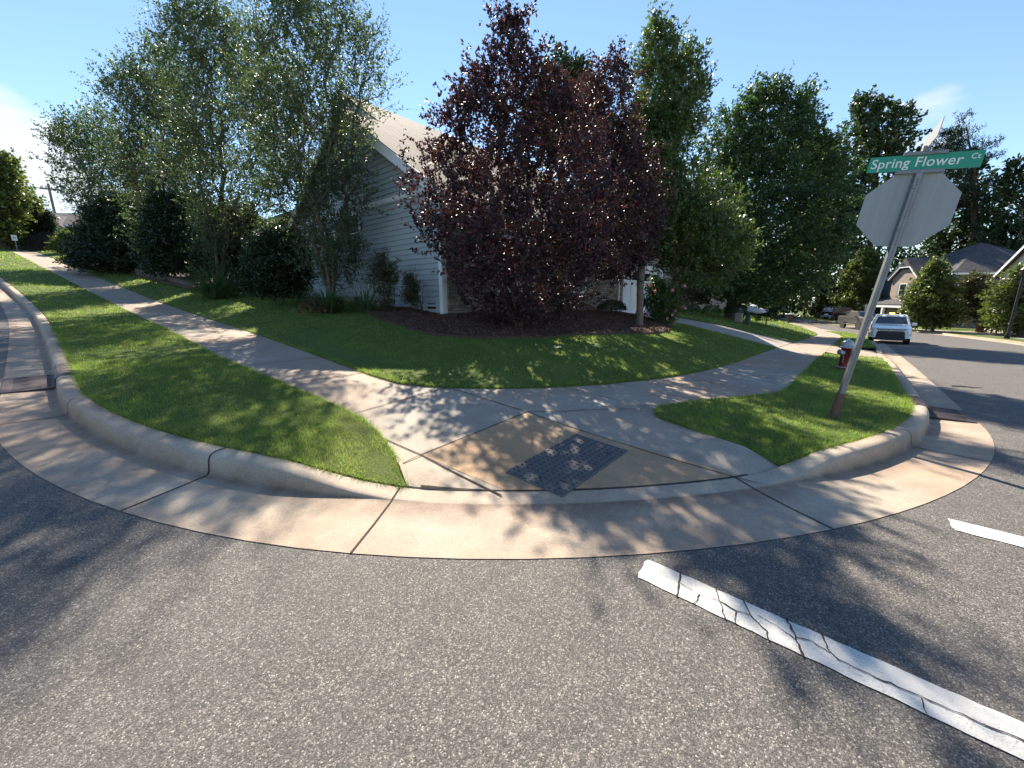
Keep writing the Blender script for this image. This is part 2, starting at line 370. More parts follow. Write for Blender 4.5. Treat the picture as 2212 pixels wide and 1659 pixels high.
# ------------------------------------------------------------------ ground, streets, pavement
rng = np.random.default_rng(7)
def inside(px, py, poly):
    poly = np.asarray(poly); r = np.zeros(len(px), bool); j = len(poly) - 1
    for i in range(len(poly)):
        xi, yi = poly[i]; xj, yj = poly[j]
        if yi != yj:
            r ^= ((yi > py) != (yj > py)) & (px < (xj - xi) * (py - yi) / (yj - yi) + xi)
        j = i
    return r
def edge_dist(px, py, poly):
    poly = np.asarray(poly, float); d = np.full(len(px), 1e9)
    for i in range(len(poly)):
        p, q = poly[i - 1], poly[i]; e = q - p; L = e @ e + 1e-12
        t = np.clip(((px - p[0]) * e[0] + (py - p[1]) * e[1]) / L, 0, 1)
        d = np.minimum(d, np.hypot(px - p[0] - t * e[0], py - p[1] - t * e[1]))
    return d
def densify(pts, step=.5, far=3.):
    out = []
    for i in range(len(pts)):
        p, q = np.array(pts[i], float), np.array(pts[(i + 1) % len(pts)], float)
        m = (p + q) / 2; D = math.hypot(m[0] + 2.1, m[1] + 3.6)
        n = max(1, int(np.linalg.norm(q - p) / (step if D < 16 else far)))
        out += [tuple(p + (q - p) * k / n) for k in range(n)]
    return out
CA, CB_ = -2.1, -3.6                                # where the photographer stands, in street coordinates
def interior(poly, near=.4):
    P = np.array(poly); lo, hi = P.min(0), P.max(0); pts = []
    for s, r0, r1 in ((near, 0, 14), (near * 3, 14, 36), (near * 9, 36, 500)):
        ga, gb = np.meshgrid(np.arange(max(lo[0], CA - r1), min(hi[0], CA + r1), s) + s * .3, np.arange(max(lo[1], CB_ - r1), min(hi[1], CB_ + r1), s) + s * .3)
        a, b = ga.ravel(), gb.ravel()
        if not len(a): continue
        D = np.hypot(a - CA, b - CB_); k = (D >= r0) & (D < r1); a, b = a[k], b[k]
        if not len(a): continue
        k = inside(a, b, poly); a, b = a[k], b[k]
        k = edge_dist(a, b, poly) > s * .45; pts.append(np.stack([a[k], b[k]], 1))
    return np.concatenate(pts) if pts else np.zeros((0, 2))
def sheet(name, poly, zf, mat, near=.4, skirt=0., kind='structure', parent=None, step=.45):
    poly = densify(poly, step); n = len(poly); I = interior(poly, near)
    vs = [Vector(p) for p in poly] + [Vector(p) for p in I]
    r = delaunay_2d_cdt(vs, [(i, (i + 1) % n) for i in range(n)], [], 0, 1e-5)
    V2 = np.array([tuple(v) for v in r[0]]); F = []
    tri = np.array([tuple(f) for f in r[2]]); cen = V2[tri].mean(1)
    tri = tri[inside(cen[:, 0], cen[:, 1], poly)]
    x, y = W2(V2[:, 0], V2[:, 1]); z = zf(V2[:, 0], V2[:, 1]); V = np.stack([x, y, z], 1)
    p, q, s = V[tri[:, 0]], V[tri[:, 1]], V[tri[:, 2]]
    flip = np.cross(q - p, s - p)[:, 2] < 0; tri[flip] = tri[flip][:, ::-1]
    if skirt:
        pa = np.array(poly); x, y = W2(pa[:, 0], pa[:, 1]); z = zf(pa[:, 0], pa[:, 1]); k = len(V)
        V = np.concatenate([V, np.stack([x, y, z], 1), np.stack([x, y, z - skirt], 1)]); i = np.arange(n); j = (i + 1) % n
        tri = np.concatenate([tri, np.stack([k + i, k + j, k + n + j], 1), np.stack([k + i, k + n + j, k + n + i], 1)])
    me = np_mesh(name, V, tri); o = link(name, me, mat, parent)
    if kind: tag(o, kind=kind)
    return o

KA, KB, RC = 5.60, 4.95, 8.48                          # centre and radius of the kerb back at the corner
def kerb_path(d, step=.35, a_far=78., b_far=100.):
    """points at offset d from the back of the kerb towards the road"""
    pts = []
    a = a_far
    while a > KA + .2:
        pts.append((a, KB - RC - d + float(sK(a) - sK(KA)))); a -= step if a < 14 else 1.5
    n = 40
    for i in range(n + 1):
        r = RC + d * (1 + (.32 * math.sin(math.pi * i / n) ** .8 if d > .3 else 0))
        t = math.pi * 1.5 - (math.pi / 2) * i / n       # from pointing to -b round to -a
        pts.append((KA + r * math.cos(t), KB + r * math.sin(t)))
    b = KB + step
    while b < b_far:
        dx = 2 * max(0, b - 34) / 70; k = 1 / math.hypot(1, dx)
        pts.append((KA - RC + float(sR(b)) - d * k, b + d * dx * k)); b += step if b < 14 else 1.5
    return pts
def kerb_h(a, b):
    """height factor of the kerb: it drops to nothing across the ramp and at the driveways"""
    s = math.degrees(math.atan2(b - KB, a - KA)) % 360
    h = 1.
    if a < KA and b < KB:                                # on the corner: angle 270 = left street, 180 = court
        lo, hi = math.degrees(math.atan2(.23 - KB, -1.64 - KA)) % 360, math.degrees(math.atan2(-1.96 - KB, .42 - KA)) % 360
        if lo <= s <= hi: h = 0.
        elif s < lo: h = min(1, (lo - s) / 7.5)
        else: h = min(1, (s - hi) / 9.5)
    if a < 0 or b > KB:
        for b0, b1 in ((14.2, 19.4), (44.5, 50.5)):
            if b > KB:
                e = max(b0 - b, b - b1); h = min(h, max(0., min(1, e / .8)) if e > 0 else 0.)
    h = h * h * (3 - 2 * h)
    return h
PROF = [(0., -.12), (0., .160), (.012, .172), (.11, .178), (.145, .170), (.168, .150), (.180, .122), (.186, .075), (.192, .030), (.204, .008), (.23, .0), (.40, .008), (.66, .022)]
paths = [kerb_path(d) for d, z in PROF]
nS = len(paths[0]); kv, kf = [], []
for i in range(nS):
    a0, b0 = paths[0][i]; h = kerb_h(a0, b0)
    for j, (d, z) in enumerate(PROF):
        a, b = paths[j][i]; base = .02
        zlow = .018 * max(0., 1 - d / .34)
        zz = z if z < -.1 or d >= .39 else zlow + (z - zlow) * h
        kv.append((*W2(a, b), float(T(a, b)) + zz))
k = len(PROF)
for i in range(nS - 1):
    for j in range(k - 1): kf.append((i * k + j, i * k + j + 1, (i + 1) * k + j + 1, (i + 1) * k + j))
me = bpy.data.meshes.new('kerb_and_gutter'); me.from_pydata(kv, [], kf); me.update()
DIRT = [0, .1, .1, 0, 0, .05, .15, .35, .7, 1., .85, .12, .3]
at_ = me.attributes.new('dirt', 'FLOAT', 'POINT'); at_.data.foreach_set('value', [DIRT[j % len(PROF)] for j in range(len(kv))])
tag(link('kerb_and_gutter', me, M['gutter'], smooth=True), kind='structure')
# joints across kerb and gutter
jm = MB()
def cross_joint(a0, b0, w=.0075):
    i = min(range(nS), key=lambda q: (paths[-1][q][0] - a0) ** 2 + (paths[-1][q][1] - b0) ** 2)
    for s in range(1, k - 1):
        P0 = Vector(kv[i * k + s]); P1 = Vector(kv[i * k + s + 1]); t = (Vector(kv[min(i + 1, nS - 1) * k + s]) - Vector(kv[i * k + s])).normalized()
        nrm = (P1 - P0).cross(t).normalized(); nrm = nrm if nrm.z > 0 else -nrm; u = nrm * .004
        jm.add([P0 + u - t * w, P1 + u - t * w, P1 + u + t * w, P0 + u + t * w], [(0, 1, 2, 3)])
for q in ((.05, -2.42), (1.89, -3.39), (4.6, -4.06), (7.5, -4.2), (10.5, -4.3), (13.5, -4.4), (16.5, -4.5), (-2.25, -.25), (-3.3, 2.35), (-3.52, 5.6), (-3.52, 8.6), (-3.52, 11.6), (-3.52, 14.2), (-3.52, 19.4), (-3.52, 22.4), (-3.5, 25.4)): cross_joint(*q)

# asphalt
gp = kerb_path(.655, .35)
far_edge = [(KA - RC - 7.95 + float(sR(b)) + .001, b) for b in np.arange(100, 10, -2.)]
def shift_far(b):
    dx = 2 * max(0, b - 34) / 70; kk = 1 / math.hypot(1, dx); d = 7.9
    return (KA - RC + float(sR(b)) - d * kk, b + d * dx * kk)
far_gutter = [shift_far(b) for b in np.arange(98, 11, -1.5)]
road_poly = gp + far_gutter + [(-13, 8), (-17, 3), (-24, 0), (-60, -1), (-60, -16), (78, -16)]
def roadz(a, b): return T(a, b) + .017 + .012 * np.sin(np.asarray(a) * .7) * np.sin(np.asarray(b) * .6) * 0
sheet('asphalt_road', road_poly, roadz, M['asphalt'], near=.8)

# pavement (one slab from the left street, round the corner, down the court)
inner = [(a, -.4 + float(sL(a))) for a in np.arange(76, 4, -1.5)] + [(3.6, -.4), (3.0, -.34), (2.6, -.1), (2.2, .3), (1.78, .85), (1.4, 1.5), (1.0, 2.4), (.7, 3.4), (.45, 4.5), (.3, 5.6), (.19, 7.0)] + [(.15 + float(sR(b)), b) for b in np.arange(8.3, 90, 1.5)]
outer_c = [(-1.35 + float(sR(b)), b) for b in np.arange(90, 5.4, -1.5)]
isl_in = [(-1.35, 5.2), (-1.33, 4.4), (-1.22, 3.9), (-.93, 3.25), (-.5, 2.5), (-.22, 1.75), (-.22, 1.5), (-.29, 1.3), (-.42, 1.17)]
isl_ramp = [(-.9, .98), (-1.4, .81), (-1.7, .725)]
arc = []
t0, t1 = math.atan2(.60 - KB, -1.98 - KA) % (2 * math.pi), math.atan2(-2.04 - KB, .36 - KA) % (2 * math.pi)
for i in range(13):
    t = t0 + (t1 - t0) * i / 12; arc.append((KA + (RC - .004) * math.cos(t), KB + (RC - .004) * math.sin(t)))
tip = [(.58, -1.87), (1.1, -1.66), (1.6, -1.54), (2.0, -1.5), (2.6, -1.5)]
outer_l = [(a, -1.5 - .3 * min(1, max(0, (a - 2.6) / 4)) + float(sL(a))) for a in list(np.arange(3.2, 8, .8)) + list(np.arange(8, 76, 1.5))]
walk_poly = inner + outer_c + isl_in + isl_ramp + arc + tip + outer_l
def walkz(a, b):
    a, b = np.asarray(a, float), np.asarray(b, float)
    d = np.maximum(0, RC - np.hypot(a - KA, b - KB))
    corner = (a < 3.2) & (b < 3.2)
    up = np.clip(d / 2.5, 0, 1) ** 1.25
    flank = np.clip(np.maximum(-1.43 - b, b - .24) / .55, 0, 1)             # the flares beside the ramp
    h = np.maximum(up, flank * np.clip(d / .25 + .15, 0, 1) * .85)
    h = np.where(corner, h, 1.)
    return T(a, b) + .016 + .152 * h
sheet('sidewalk', walk_poly, walkz, M['walk'], near=.22, skirt=.2, step=.25)

arc_r = [(KA + (RC - .02) * math.cos(t), KB + (RC - .02) * math.sin(t)) for t in np.linspace(math.atan2(.235 - KB, -1.60 - KA) % (2 * math.pi), math.atan2(-1.425 - KB, -.14 - KA) % (2 * math.pi), 14)]
sheet('kerb_ramp', [(.975, -1.425), (.975, .235)] + arc_r, lambda a, b: walkz(a, b) + .0035, M['ramp'], near=.16, step=.15)

# driveways and the walk to the porch
drive1 = [(.16, 14.6), (.16, 19.8), (7.2, 20.4), (7.2, 15.1)]
sheet('driveway', [(a - .003, b) for a, b in drive1], lambda a, b: T(a, b) + .172 + bump(a, b), M['drive'], near=.5, skirt=.1)
apron = [(-1.36, 14.6), (-1.36, 19.8), (-2.86, 20.4), (-2.86, 14.0)]
def apronz(a, b): return T(a, b) + .17 - .146 * np.clip((-1.36 - np.asarray(a)) / 1.5, 0, 1)
sheet('driveway_apron', apron, apronz, M['walk'], near=.4)
d2 = lambda b, o: (o + float(sR(b)), b)
sheet('neighbour_driveway', [d2(44.5, .16), d2(47., .16), d2(49.5, .16), (10.2, 51.5), (10.2, 47.8)], lambda a, b: T(a, b) + .172 + bump(a, b), M['drive'], near=.5)
sheet('neighbour_apron', [d2(44.5, -1.36), d2(47., -1.36), d2(50, -1.36), d2(50, -2.85), d2(47., -2.85), d2(44.5, -2.85)], lambda a, b: T(a, b) + .1, M['walk'], near=.6)
sheet('porch_walk', [(6.9, 10.6), (5.9, 10.8), (5.75, 12.5), (5.9, 15.3), (6.9, 15.0)], lambda a, b: lotz(a, b) + .035, M['drive'], near=.4, skirt=.15)

# lawns
lz = lambda a, b: lotz(a, b) + .012 * np.sin(a * 2.1) * np.sin(b * 1.7)
lawn1 = [p for p in inner if p[1] < 14.5] + [(.15, 14.59), (6.9, 15.05), (8, 15.1), (40, 15.1), (76, 15.1)]
lawn2 = [d2(19.81, .15)] + [d2(b, .15) for b in np.arange(21, 44.4, 1.5)] + [d2(44.45, .15), (10.2, 47.75), (46, 47.7), (46, 20.4), (6.9, 20.4)]
lawn3 = [d2(49.6, .15)] + [d2(b, .15) for b in np.arange(51, 90, 2)] + [(60, 90), (60, 51.6), (10.3, 51.6)]
off = lambda a, b, o: (a, b)
sheet('front_lawn', lawn1, lz, M['lawn'], near=.5, skirt=.12)
sheet('neighbour_lawn', lawn2, lz, M['lawn'], near=.8, skirt=.1)
sheet('far_lawn', lawn3, lz, M['lawn'], near=1.5)
kb0 = kerb_path(-.004, .35)
def arc_pts(t_a, t_b, n=10): return [(KA + (RC - .004) * math.cos(t_a + (t_b - t_a) * i / n), KB + (RC - .004) * math.sin(t_a + (t_b - t_a) * i / n)) for i in range(n + 1)]
verge_l = tip + outer_l + [(a, KB - RC + .004 + float(sK(a) - sK(KA))) for a in np.arange(75.2, KA, -1.5)] + arc_pts(math.pi * 1.5, t1 + .012, 14)
def vergez(a, b):
    a, b = np.asarray(a, float), np.asarray(b, float); hh = np.array([kerb_h(p, q) for p, q in zip(np.ravel(a), np.ravel(b))]).reshape(np.shape(a))
    d = np.clip((RC - np.hypot(a - KA, b - KB)) / 1., 0, 1)
    return T(a, b) + .028 + .152 * np.maximum(hh, d)
sheet('verge_lawn', verge_l, vergez, M['lawn'], near=.3, skirt=.1, step=.3)
isl = isl_in + isl_ramp + arc_pts(t0, math.pi, 12)[0:] + [(-2.846, b) for b in (6, 8, 10, 12, 13.9)] + [(-2.846, 14.0), (-1.36, 14.58), (-1.354, 12), (-1.354, 9), (-1.354, 7)]
sheet('court_verge_lawn', isl, vergez, M['lawn'], near=.3, skirt=.1, step=.3)
verge2 = [(-1.354, 19.82), (-2.846, 20.42)] + [d2(b, -2.846) for b in np.arange(22, 44, 2)] + [d2(44.4, -2.846), d2(44.4, -1.354)] + [d2(b, -1.354) for b in np.arange(43, 20.5, -2)]
sheet('court_far_verge_lawn', verge2, lambda a, b: T(a, b) + .185, M['lawn'], near=.5, skirt=.06)
# across the court: kerb, verge, pavement, aprons, lawn
def fo(b, d):
    dx = 2 * max(0, b - 34) / 70; kk = 1 / math.hypot(1, dx); return (KA - RC + float(sR(b)) - d * kk, b + d * dx * kk)
def strip(name, b0, b1, d0, d1, z, mat, skirt=.12, step=2.):
    bs = list(np.arange(b0, b1, step)) + [b1]
    return sheet(name, [fo(b, d0) for b in bs] + [fo(b, d1) for b in reversed(bs)], lambda a, b: T(a, b) + z, mat, near=1.2, skirt=skirt)
strip('court_far_gutter', 14, 96, 7.88, 8.5, .03, M['gutter'])
for i_, (b0, b1) in enumerate(((14, 32.5), (37.5, 47.5), (51, 62), (66, 80))):
    strip('court_far_kerb', b0, b1, 8.5, 8.72, .15, M['gutter'])
    strip('court_opposite_verge_lawn', b0, b1, 8.72, 10.3, .17, M['lawn'])
for b0, b1 in ((32.5, 37.5), (47.5, 51), (62, 66)): strip('court_far_apron', b0, b1, 8.5, 10.3, .12, M['drive'])
strip('court_far_sidewalk', 14, 80, 10.3, 11.7, .175, M['drive'])
for b0, b1 in ((32.7, 37.3), (47.6, 50.9), (62.2, 65.8)): strip('court_far_driveway', b0, b1, 11.7, 19, .17, M['drive'])
for b0, b1 in ((14, 32.7), (37.3, 47.6), (50.9, 62.2), (65.8, 96)): strip('court_far_lawn', b0, b1, 11.7, 46, .18, M['lawn'], step=1.5)

# the ground that runs under everything to the horizon
g = np.concatenate([np.arange(-90, 131, 3.)])
ga, gb = np.meshgrid(g, np.arange(-90, 131, 3.), indexing='ij')
def earthz(a, b): return T(a, b) + bump(a, b) - .35
V = P3(ga.ravel(), gb.ravel(), earthz(ga.ravel(), gb.ravel())); n0, n1 = ga.shape
idx = np.arange(n0 * n1).reshape(n0, n1); F = np.stack([idx[:-1, :-1], idx[:-1, 1:], idx[1:, 1:], idx[1:, :-1]], -1).reshape(-1, 4)[:, ::-1]
ring = []; bd = np.concatenate([idx[0, :], idx[1:, -1], idx[-1, -2::-1], idx[-2:0:-1, 0]])
cen = V.mean(0); out = V[bd].copy(); out[:, :2] = cen[:2] + (out[:, :2] - cen[:2]) * 4; base_n = len(V)
V = np.concatenate([V, out]); m = len(bd); i = np.arange(m); j = (i + 1) % m
F = np.concatenate([F, np.stack([bd[i], bd[j], base_n + j, base_n + i], -1)])
tag(link('ground', np_mesh('ground', V, F), M['ground']), kind='structure')

# pavement joints
def strip_line(pts, w, zf, dz=.0085):
    P = [np.array(p, float) for p in pts]; q = []
    for i in range(len(P) - 1):
        L = np.linalg.norm(P[i + 1] - P[i]); n = max(1, int(L / .2)); q += [P[i] + (P[i + 1] - P[i]) * s / n for s in range(n)]
    q.append(P[-1]); V, Fc = [], []
    for i, p in enumerate(q):
        d = q[min(i + 1, len(q) - 1)] - q[max(i - 1, 0)]; d = d / np.linalg.norm(d); nn = np.array([-d[1], d[0]]); ww = w * (.75 + .5 * rng.random())
        for s in (-1, 1):
            e = p + nn * s * ww; V.append((*W2(*e), float(zf(e[0], e[1])) + dz))
    for i in range(len(q) - 1): Fc.append((2 * i, 2 * i + 1, 2 * i + 3, 2 * i + 2))
    jm.add(V, Fc)
RW = .007
strip_line([(.98, -1.43), (.98, .24)], RW, walkz); strip_line([(1.6, -1.5), (.98, -1.43), (-.1, -1.43)], .008, walkz)
strip_line([(.98, .24), (-1.62, .24)], .006, walkz); strip_line([(.98, -1.43), (.86, -1.72)], RW, walkz)
strip_line([(2.4, -1.5), (2.38, .1)], RW, walkz); strip_line([(2.38, .1), (.98, .24)], RW, walkz); strip_line([(2.38, .1), (2.62, -.1)], RW, walkz)
strip_line([(.98, .24), (-.05, 1.5)], .006, walkz); strip_line([(1.35, 1.6), (-.2, 1.62)], .006, walkz)
strip_line([(.92, 2.62), (-.5, 2.55)], .006, walkz); strip_line([(.5, 4.2), (-1.26, 4.1)], RW, walkz)
for a in np.arange(3.9, 40, 1.5): strip_line([(a, -.41 + float(sL(a))), (a, -1.5 - .3 * min(1, max(0, (a - 2.6) / 4)) + float(sL(a)) + .01)], RW, walkz)
for b in np.arange(5.7, 40, 1.5): strip_line([(.2 + float(sR(b)), b), (-1.34 + float(sR(b)), b)], RW, walkz)
tt = np.linspace(t0 + .05, t1 - .005, 40)
strip_line([(KA + (RC - .012) * math.cos(t), KB + (RC - .012) * math.sin(t)) for t in tt], .010, walkz, .006)
tag(jm.build('pavement_joints', M['joint']), kind='structure')

# crosswalk lines on the asphalt, worn through along their cracks
def painted_line(name, segs, cracks):
    mb = MB()
    for poly in segs:
        V = [(*W2(a, b), float(roadz(a, b)) + .005) for a, b in poly]; mb.add(V, [tuple(range(len(V)))])
    o = mb.build(name, M['paint'])
    for p in o.data.polygons:
        if p.normal.z < 0: p.flip()
    return tag(o, kind='structure')
def ragged(a0, a1, b0, b1, seed, jit=.0035):
    rr = random.Random(seed); n = int(abs(a1 - a0) / .05); e0 = [(a0 + (a1 - a0) * q / n, b0 + rr.uniform(-jit, jit)) for q in range(n + 1)]
    e1 = [(a0 + (a1 - a0) * q / n, b1 + rr.uniform(-jit, jit)) for q in range(n + 1)]
    e0[0] = (a0 - .02, e0[0][1]); m = [(a0 + rr.uniform(-.012, .012), b1 + (b0 - b1) * k / 5) for k in range(1, 5)]
    return [[e0[i], e0[i + 1], e1[i + 1], e1[i]] for i in range(1, n)] + [[e0[0], e0[1], e1[1], e1[0]] + m]
painted_line('road_marking', ragged(-1.32, -9., -1.615, -1.42, 1), None)
painted_line('road_marking', ragged(-2.8, -9., .325, .515, 2), None)
ck = MB()
def crack(pts, w, seed):
    rr = random.Random(seed); q = []
    for i in range(len(pts) - 1):
        p0, p1 = Vector(pts[i]), Vector(pts[i + 1]); L = (p1 - p0).length; n = max(2, int(L / .022)); nn = Vector((-(p1 - p0).y, (p1 - p0).x)).normalized()
        q += [p0 + (p1 - p0) * k / n + nn * rr.uniform(-.005, .005) * (L < 1) for k in range(n)]
    q.append(Vector(pts[-1])); V, F = [], []
    for i, p in enumerate(q):
        d = (q[min(i + 1, len(q) - 1)] - q[max(i - 1, 0)]).normalized(); nn = Vector((-d.y, d.x)); ww = w * rr.uniform(.5, 1.5)
        for sg_ in (-1, 1): e = p + nn * ww * sg_; V.append((*W2(e.x, e.y), float(roadz(e.x, e.y)) + .009))
    ck.add(V, [(2 * i, 2 * i + 1, 2 * i + 3, 2 * i + 2) for i in range(len(q) - 1)])
for k_, (pts, w) in enumerate([([(-1.515, -1.41), (-1.53, -1.5), (-1.55, -1.56), (-1.56, -1.625)], .004), ([(-1.53, -1.5), (-1.64, -1.53), (-1.74, -1.51)], .0016), ([(-1.655, -1.53), (-1.645, -1.62)], .0025),
        ([(-1.70, -1.41), (-1.745, -1.51), (-1.80, -1.625)], .0022), ([(-1.745, -1.51), (-1.83, -1.53), (-1.885, -1.51)], .0028), ([(-1.83, -1.53), (-1.845, -1.62)], .002),
        ([(-1.84, -1.41), (-1.885, -1.51), (-1.97, -1.57), (-1.985, -1.625)], .003), ([(-1.92, -1.49), (-2.0, -1.5), (-2.08, -1.54)], .0022), ([(-2.03, -1.41), (-2.07, -1.5), (-2.12, -1.625)], .0048),
        ([(-2.08, -1.52), (-2.14, -1.5), (-2.21, -1.525)], .0025), ([(-2.17, -1.41), (-2.2, -1.5), (-2.24, -1.54), (-2.32, -1.545), (-2.75, -1.525), (-3.4, -1.52)], .0032), ([(-2.5, -1.54), (-2.51, -1.62)], .0018), ([(-3.4, -1.52), (-5.2, -1.53)], .003)]): crack(pts, w, k_)
o_ = ck.build('paint_cracks', M['joint'])
for p_ in o_.data.polygons:
    if p_.normal.z < 0: p_.flip()
tag(o_, kind='structure')

# ------------------------------------------------------------------ trees, shrubs and grass
# each crown: where the trunk stands (world x, y) and its outline as (height, reach to the left, reach to the right)
CROWN = {
  'T1': ((-5.75, 12.84), [(10.28, -0.75, 0.64), (9.64, -0.83, 1.47), (8.98, -1.17, 1.73), (8.20, -1.41, 1.84), (7.39, -1.65, 1.97), (6.19, -1.68, 1.89), (4.93, -1.57, 1.66), (3.89, -1.43, 1.41), (3.08, -0.95, 1.20), (2.24, -0.69, 0.85)]),
  'T2': ((-12.51, 17.30), [(12.72, -0.17, 1.63), (11.85, -0.42, 2.35), (10.49, -0.23, 3.22), (9.40, -0.52, 3.43), (7.79, -0.90, 3.23), (6.09, -1.02, 2.83), (4.68, -0.89, 2.36), (3.59, -0.60, 1.53), (2.84, -0.24, 0.65)]),
  'T3': ((-18.6, 21.9), [(13.68, 1.2, 2.31), (12.32, -0.2, 2.63), (10.92, -0.79, 2.84), (9.04, -1.0, 2.64), (7.31, -1.12, 2.1), (5.52, -1.24, 1.55), (4.13, -1.4, 0.69)]),
  'T4': ((-26.95, 27.00), [(12.91, 0.82, 2.09), (11.77, -1.10, 2.41), (10.47, -0.95, 3.72), (8.61, -0.61, 3.93), (6.69, -0.26, 3.55), (4.71, -0.32, 2.86)]),
  'P1': ((0.17, 10.18), [(7.85, -0.43, 0.13), (7.45, -0.62, 0.20), (7.01, -0.77, 0.31), (6.47, -1.5, 1.2), (5.91, -2.15, 1.85), (5.24, -2.23, 2.04), (4.65, -2.62, 2.23), (3.94, -2.79, 2.32), (3.31, -2.85, 2.47), (2.77, -2.63, 2.56), (2.22, -2.2, 2.4), (1.77, -1.9, 2.2), (1.4, -1.35, 1.6), (1.12, -.7, .8)]),
  'P2': ((4.34, 13.57), [(8.81, -1.66, -1.11), (8.21, -2.40, -0.73), (7.47, -2.66, -0.54), (6.45, -2.77, -0.11), (5.39, -2.96, 0.48), (4.58, -3.24, 0.80), (3.73, -3.37, 0.87), (3.02, -3.06, 0.52), (2.28, -2.43, -0.27)]),
  'G1': ((6.64, 16.50), [(11.54, -1.79, -1.54), (10.81, -1.98, -0.82), (10.23, -2.06, 0.41), (9.49, -1.94, 0.57), (8.59, -2.17, 0.50), (7.50, -2.54, 0.26), (6.54, -2.75, 0.44), (5.39, -2.60, 1.64), (4.20, -2.26, 2.41), (3.14, -0.80, 2.54), (2.24, -0.17, 2.28)]),
  'B1': ((16.09, 29.5), [(15.5, 0.63, 2.15), (14.91, -1.13, 3.46), (13.82, -2.4, 4.7), (12.43, -3.2, 5.6), (10.72, -3.9, 6.5), (8.67, -4.4, 7.4), (6.24, -4.6, 8.0), (4.36, -4.4, 8.0), (2.75, -3.6, 7.3), (1.43, -1.9, 5.2)]),
  'W1': ((63.11, 72.00), [(33.28, -8.90, 0.83), (31.42, -9.69, 2.13), (27.34, -9.51, 3.24), (23.16, -9.39, 3.38), (18.13, -8.52, 4.06), (12.93, -8.42, 4.37)]),
  'W0': ((57.89, 75.00), [(29.13, -9.17, -3.61), (26.25, -9.52, 0.08), (21.08, -7.93, 1.83), (14.97, -6.99, 3.78), (8.62, -7.71, 5.80)]),
  'W2': ((68.93, 62.00), [(26.70, -8.20, -4.30), (24.95, -9.76, -2.56), (21.98, -11.73, 1.17), (20.16, -12.01, 1.32), (17.70, -9.80, 0.62), (15.20, -7.56, -0.09)]),
  'W3': ((77.03, 66.00), [(23.29, -8.04, -4.52), (20.06, -10.46, -3.33), (16.08, -10.25, -1.58), (11.99, -10.78, 0.22), (7.78, -10.57, 1.32)]),
  'W4': ((73.09, 58.00), [(19.82, -6.97, -1.38), (16.67, -8.65, 2.04), (11.94, -8.09, 4.74), (7.03, -6.19, 6.22)]),
  'Y1': ((55.01, 62.00), [(8.86, -2.98, -0.9), (6.73, -3.98, 1.27), (4.02, -5.12, 3.22), (1.25, -5.48, 4.15), (-0.86, -4.26, 4.23)]),
  'Y0': ((56.41, 72.00), [(6.38, -2.65, 0.21), (4.41, -3.55, 2.36), (1.2, -3.45, 3.59), (-1.26, -2.64, 3.62)]),
  'Y2': ((42.50, 40.00), [(5.26, -1.97, -0.85), (4.04, -2.38, 0.34), (2.27, -3.14, 1.44), (0.47, -3.45, 2.11), (-0.91, -2.69, 2.06)]),
  'Y4': ((45.71, 39.00), [(3.89, -2.37, 0.06), (2.69, -2.75, 0.82), (0.94, -2.10, 0.82), (-0.39, -1.32, 0.72)]),
  'Y3': ((42.36, 33.00), [(3.97, -2.25, -0.01), (2.89, -3.09, 1.42), (1.41, -3.28, 2.23), (-0.09, -3.08, 2.67), (-1.04, -2.45, 2.57)]),
  'HB': ((6.50, 55.00), [(31.09, -1.53, 0.98), (29.87, -3.19, 2.99), (27.91, -4.58, 4.49), (24.38, -5.70, 5.81), (19.68, -6.27, 6.65)]),
  'L1': ((-40.54, 33.00), [(12.29, 0.47, 2.59), (11.16, -0.91, 3.00), (9.51, -1.75, 2.64), (7.82, -1.88, 1.94), (6.10, -1.65, 0.93)]),
  'L2': ((-42.46, 36.00), [(10.30, 0.46, 1.83), (9.13, -0.84, 2.52), (7.64, -1.64, 2.34), (6.12, -2.06, 1.76)]),
  'L3': ((-40.53, 36.00), [(8.83, 0.62, 0.94), (7.64, 0.01, 1.12), (6.12, -0.62, 0.99)]),
  'L4': ((-35.87, 33.00), [(6.79, 0.29, 0.84), (6.10, -0.50, 0.97), (5.40, -0.79, 0.95)]),
  'S1': ((-8.08, 13.90), [(3.79, -0.35, 1.04), (3.20, -0.82, 1.25), (2.45, -1.04, 1.23), (1.83, -1.02, 1.05)]),
  'S2': ((-22.48, 24.00), [(6.99, -1.56, 2.11), (5.63, -2.46, 2.25), (4.36, -2.84, 2.14), (3.33, -2.89, 1.94)]),
  'S3': ((-16.82, 21.00), [(6.53, -1.08, 1.56), (5.12, -1.7, 1.67), (4.02, -1.87, 1.61), (3.0, -1.88, 1.33)]),
  'S4': ((-12.73, 18.60), [(5.5, -0.99, 1.2), (4.91, -1.37, 1.6), (3.74, -1.47, 1.87), (2.63, -1.44, 1.41)]),
  'N1': ((-3.66, 11.79), [(2.89, -0.10, 0.27), (2.58, -0.48, 0.45), (2.19, -0.58, 0.47), (1.67, -0.37, 0.36), (1.27, -0.21, 0.24)]),
  'N2': ((-2.62, 11.65), [(2.56, -0.16, 0.24), (2.18, -0.44, 0.53), (1.67, -0.51, 0.47), (1.24, -0.29, 0.38)]),
  'HIB': ((6.11, 16.07), [(2.40, -0.64, -0.00), (1.87, -0.88, 0.60), (1.33, -0.93, 0.83), (0.78, -0.71, 0.60)]),
}

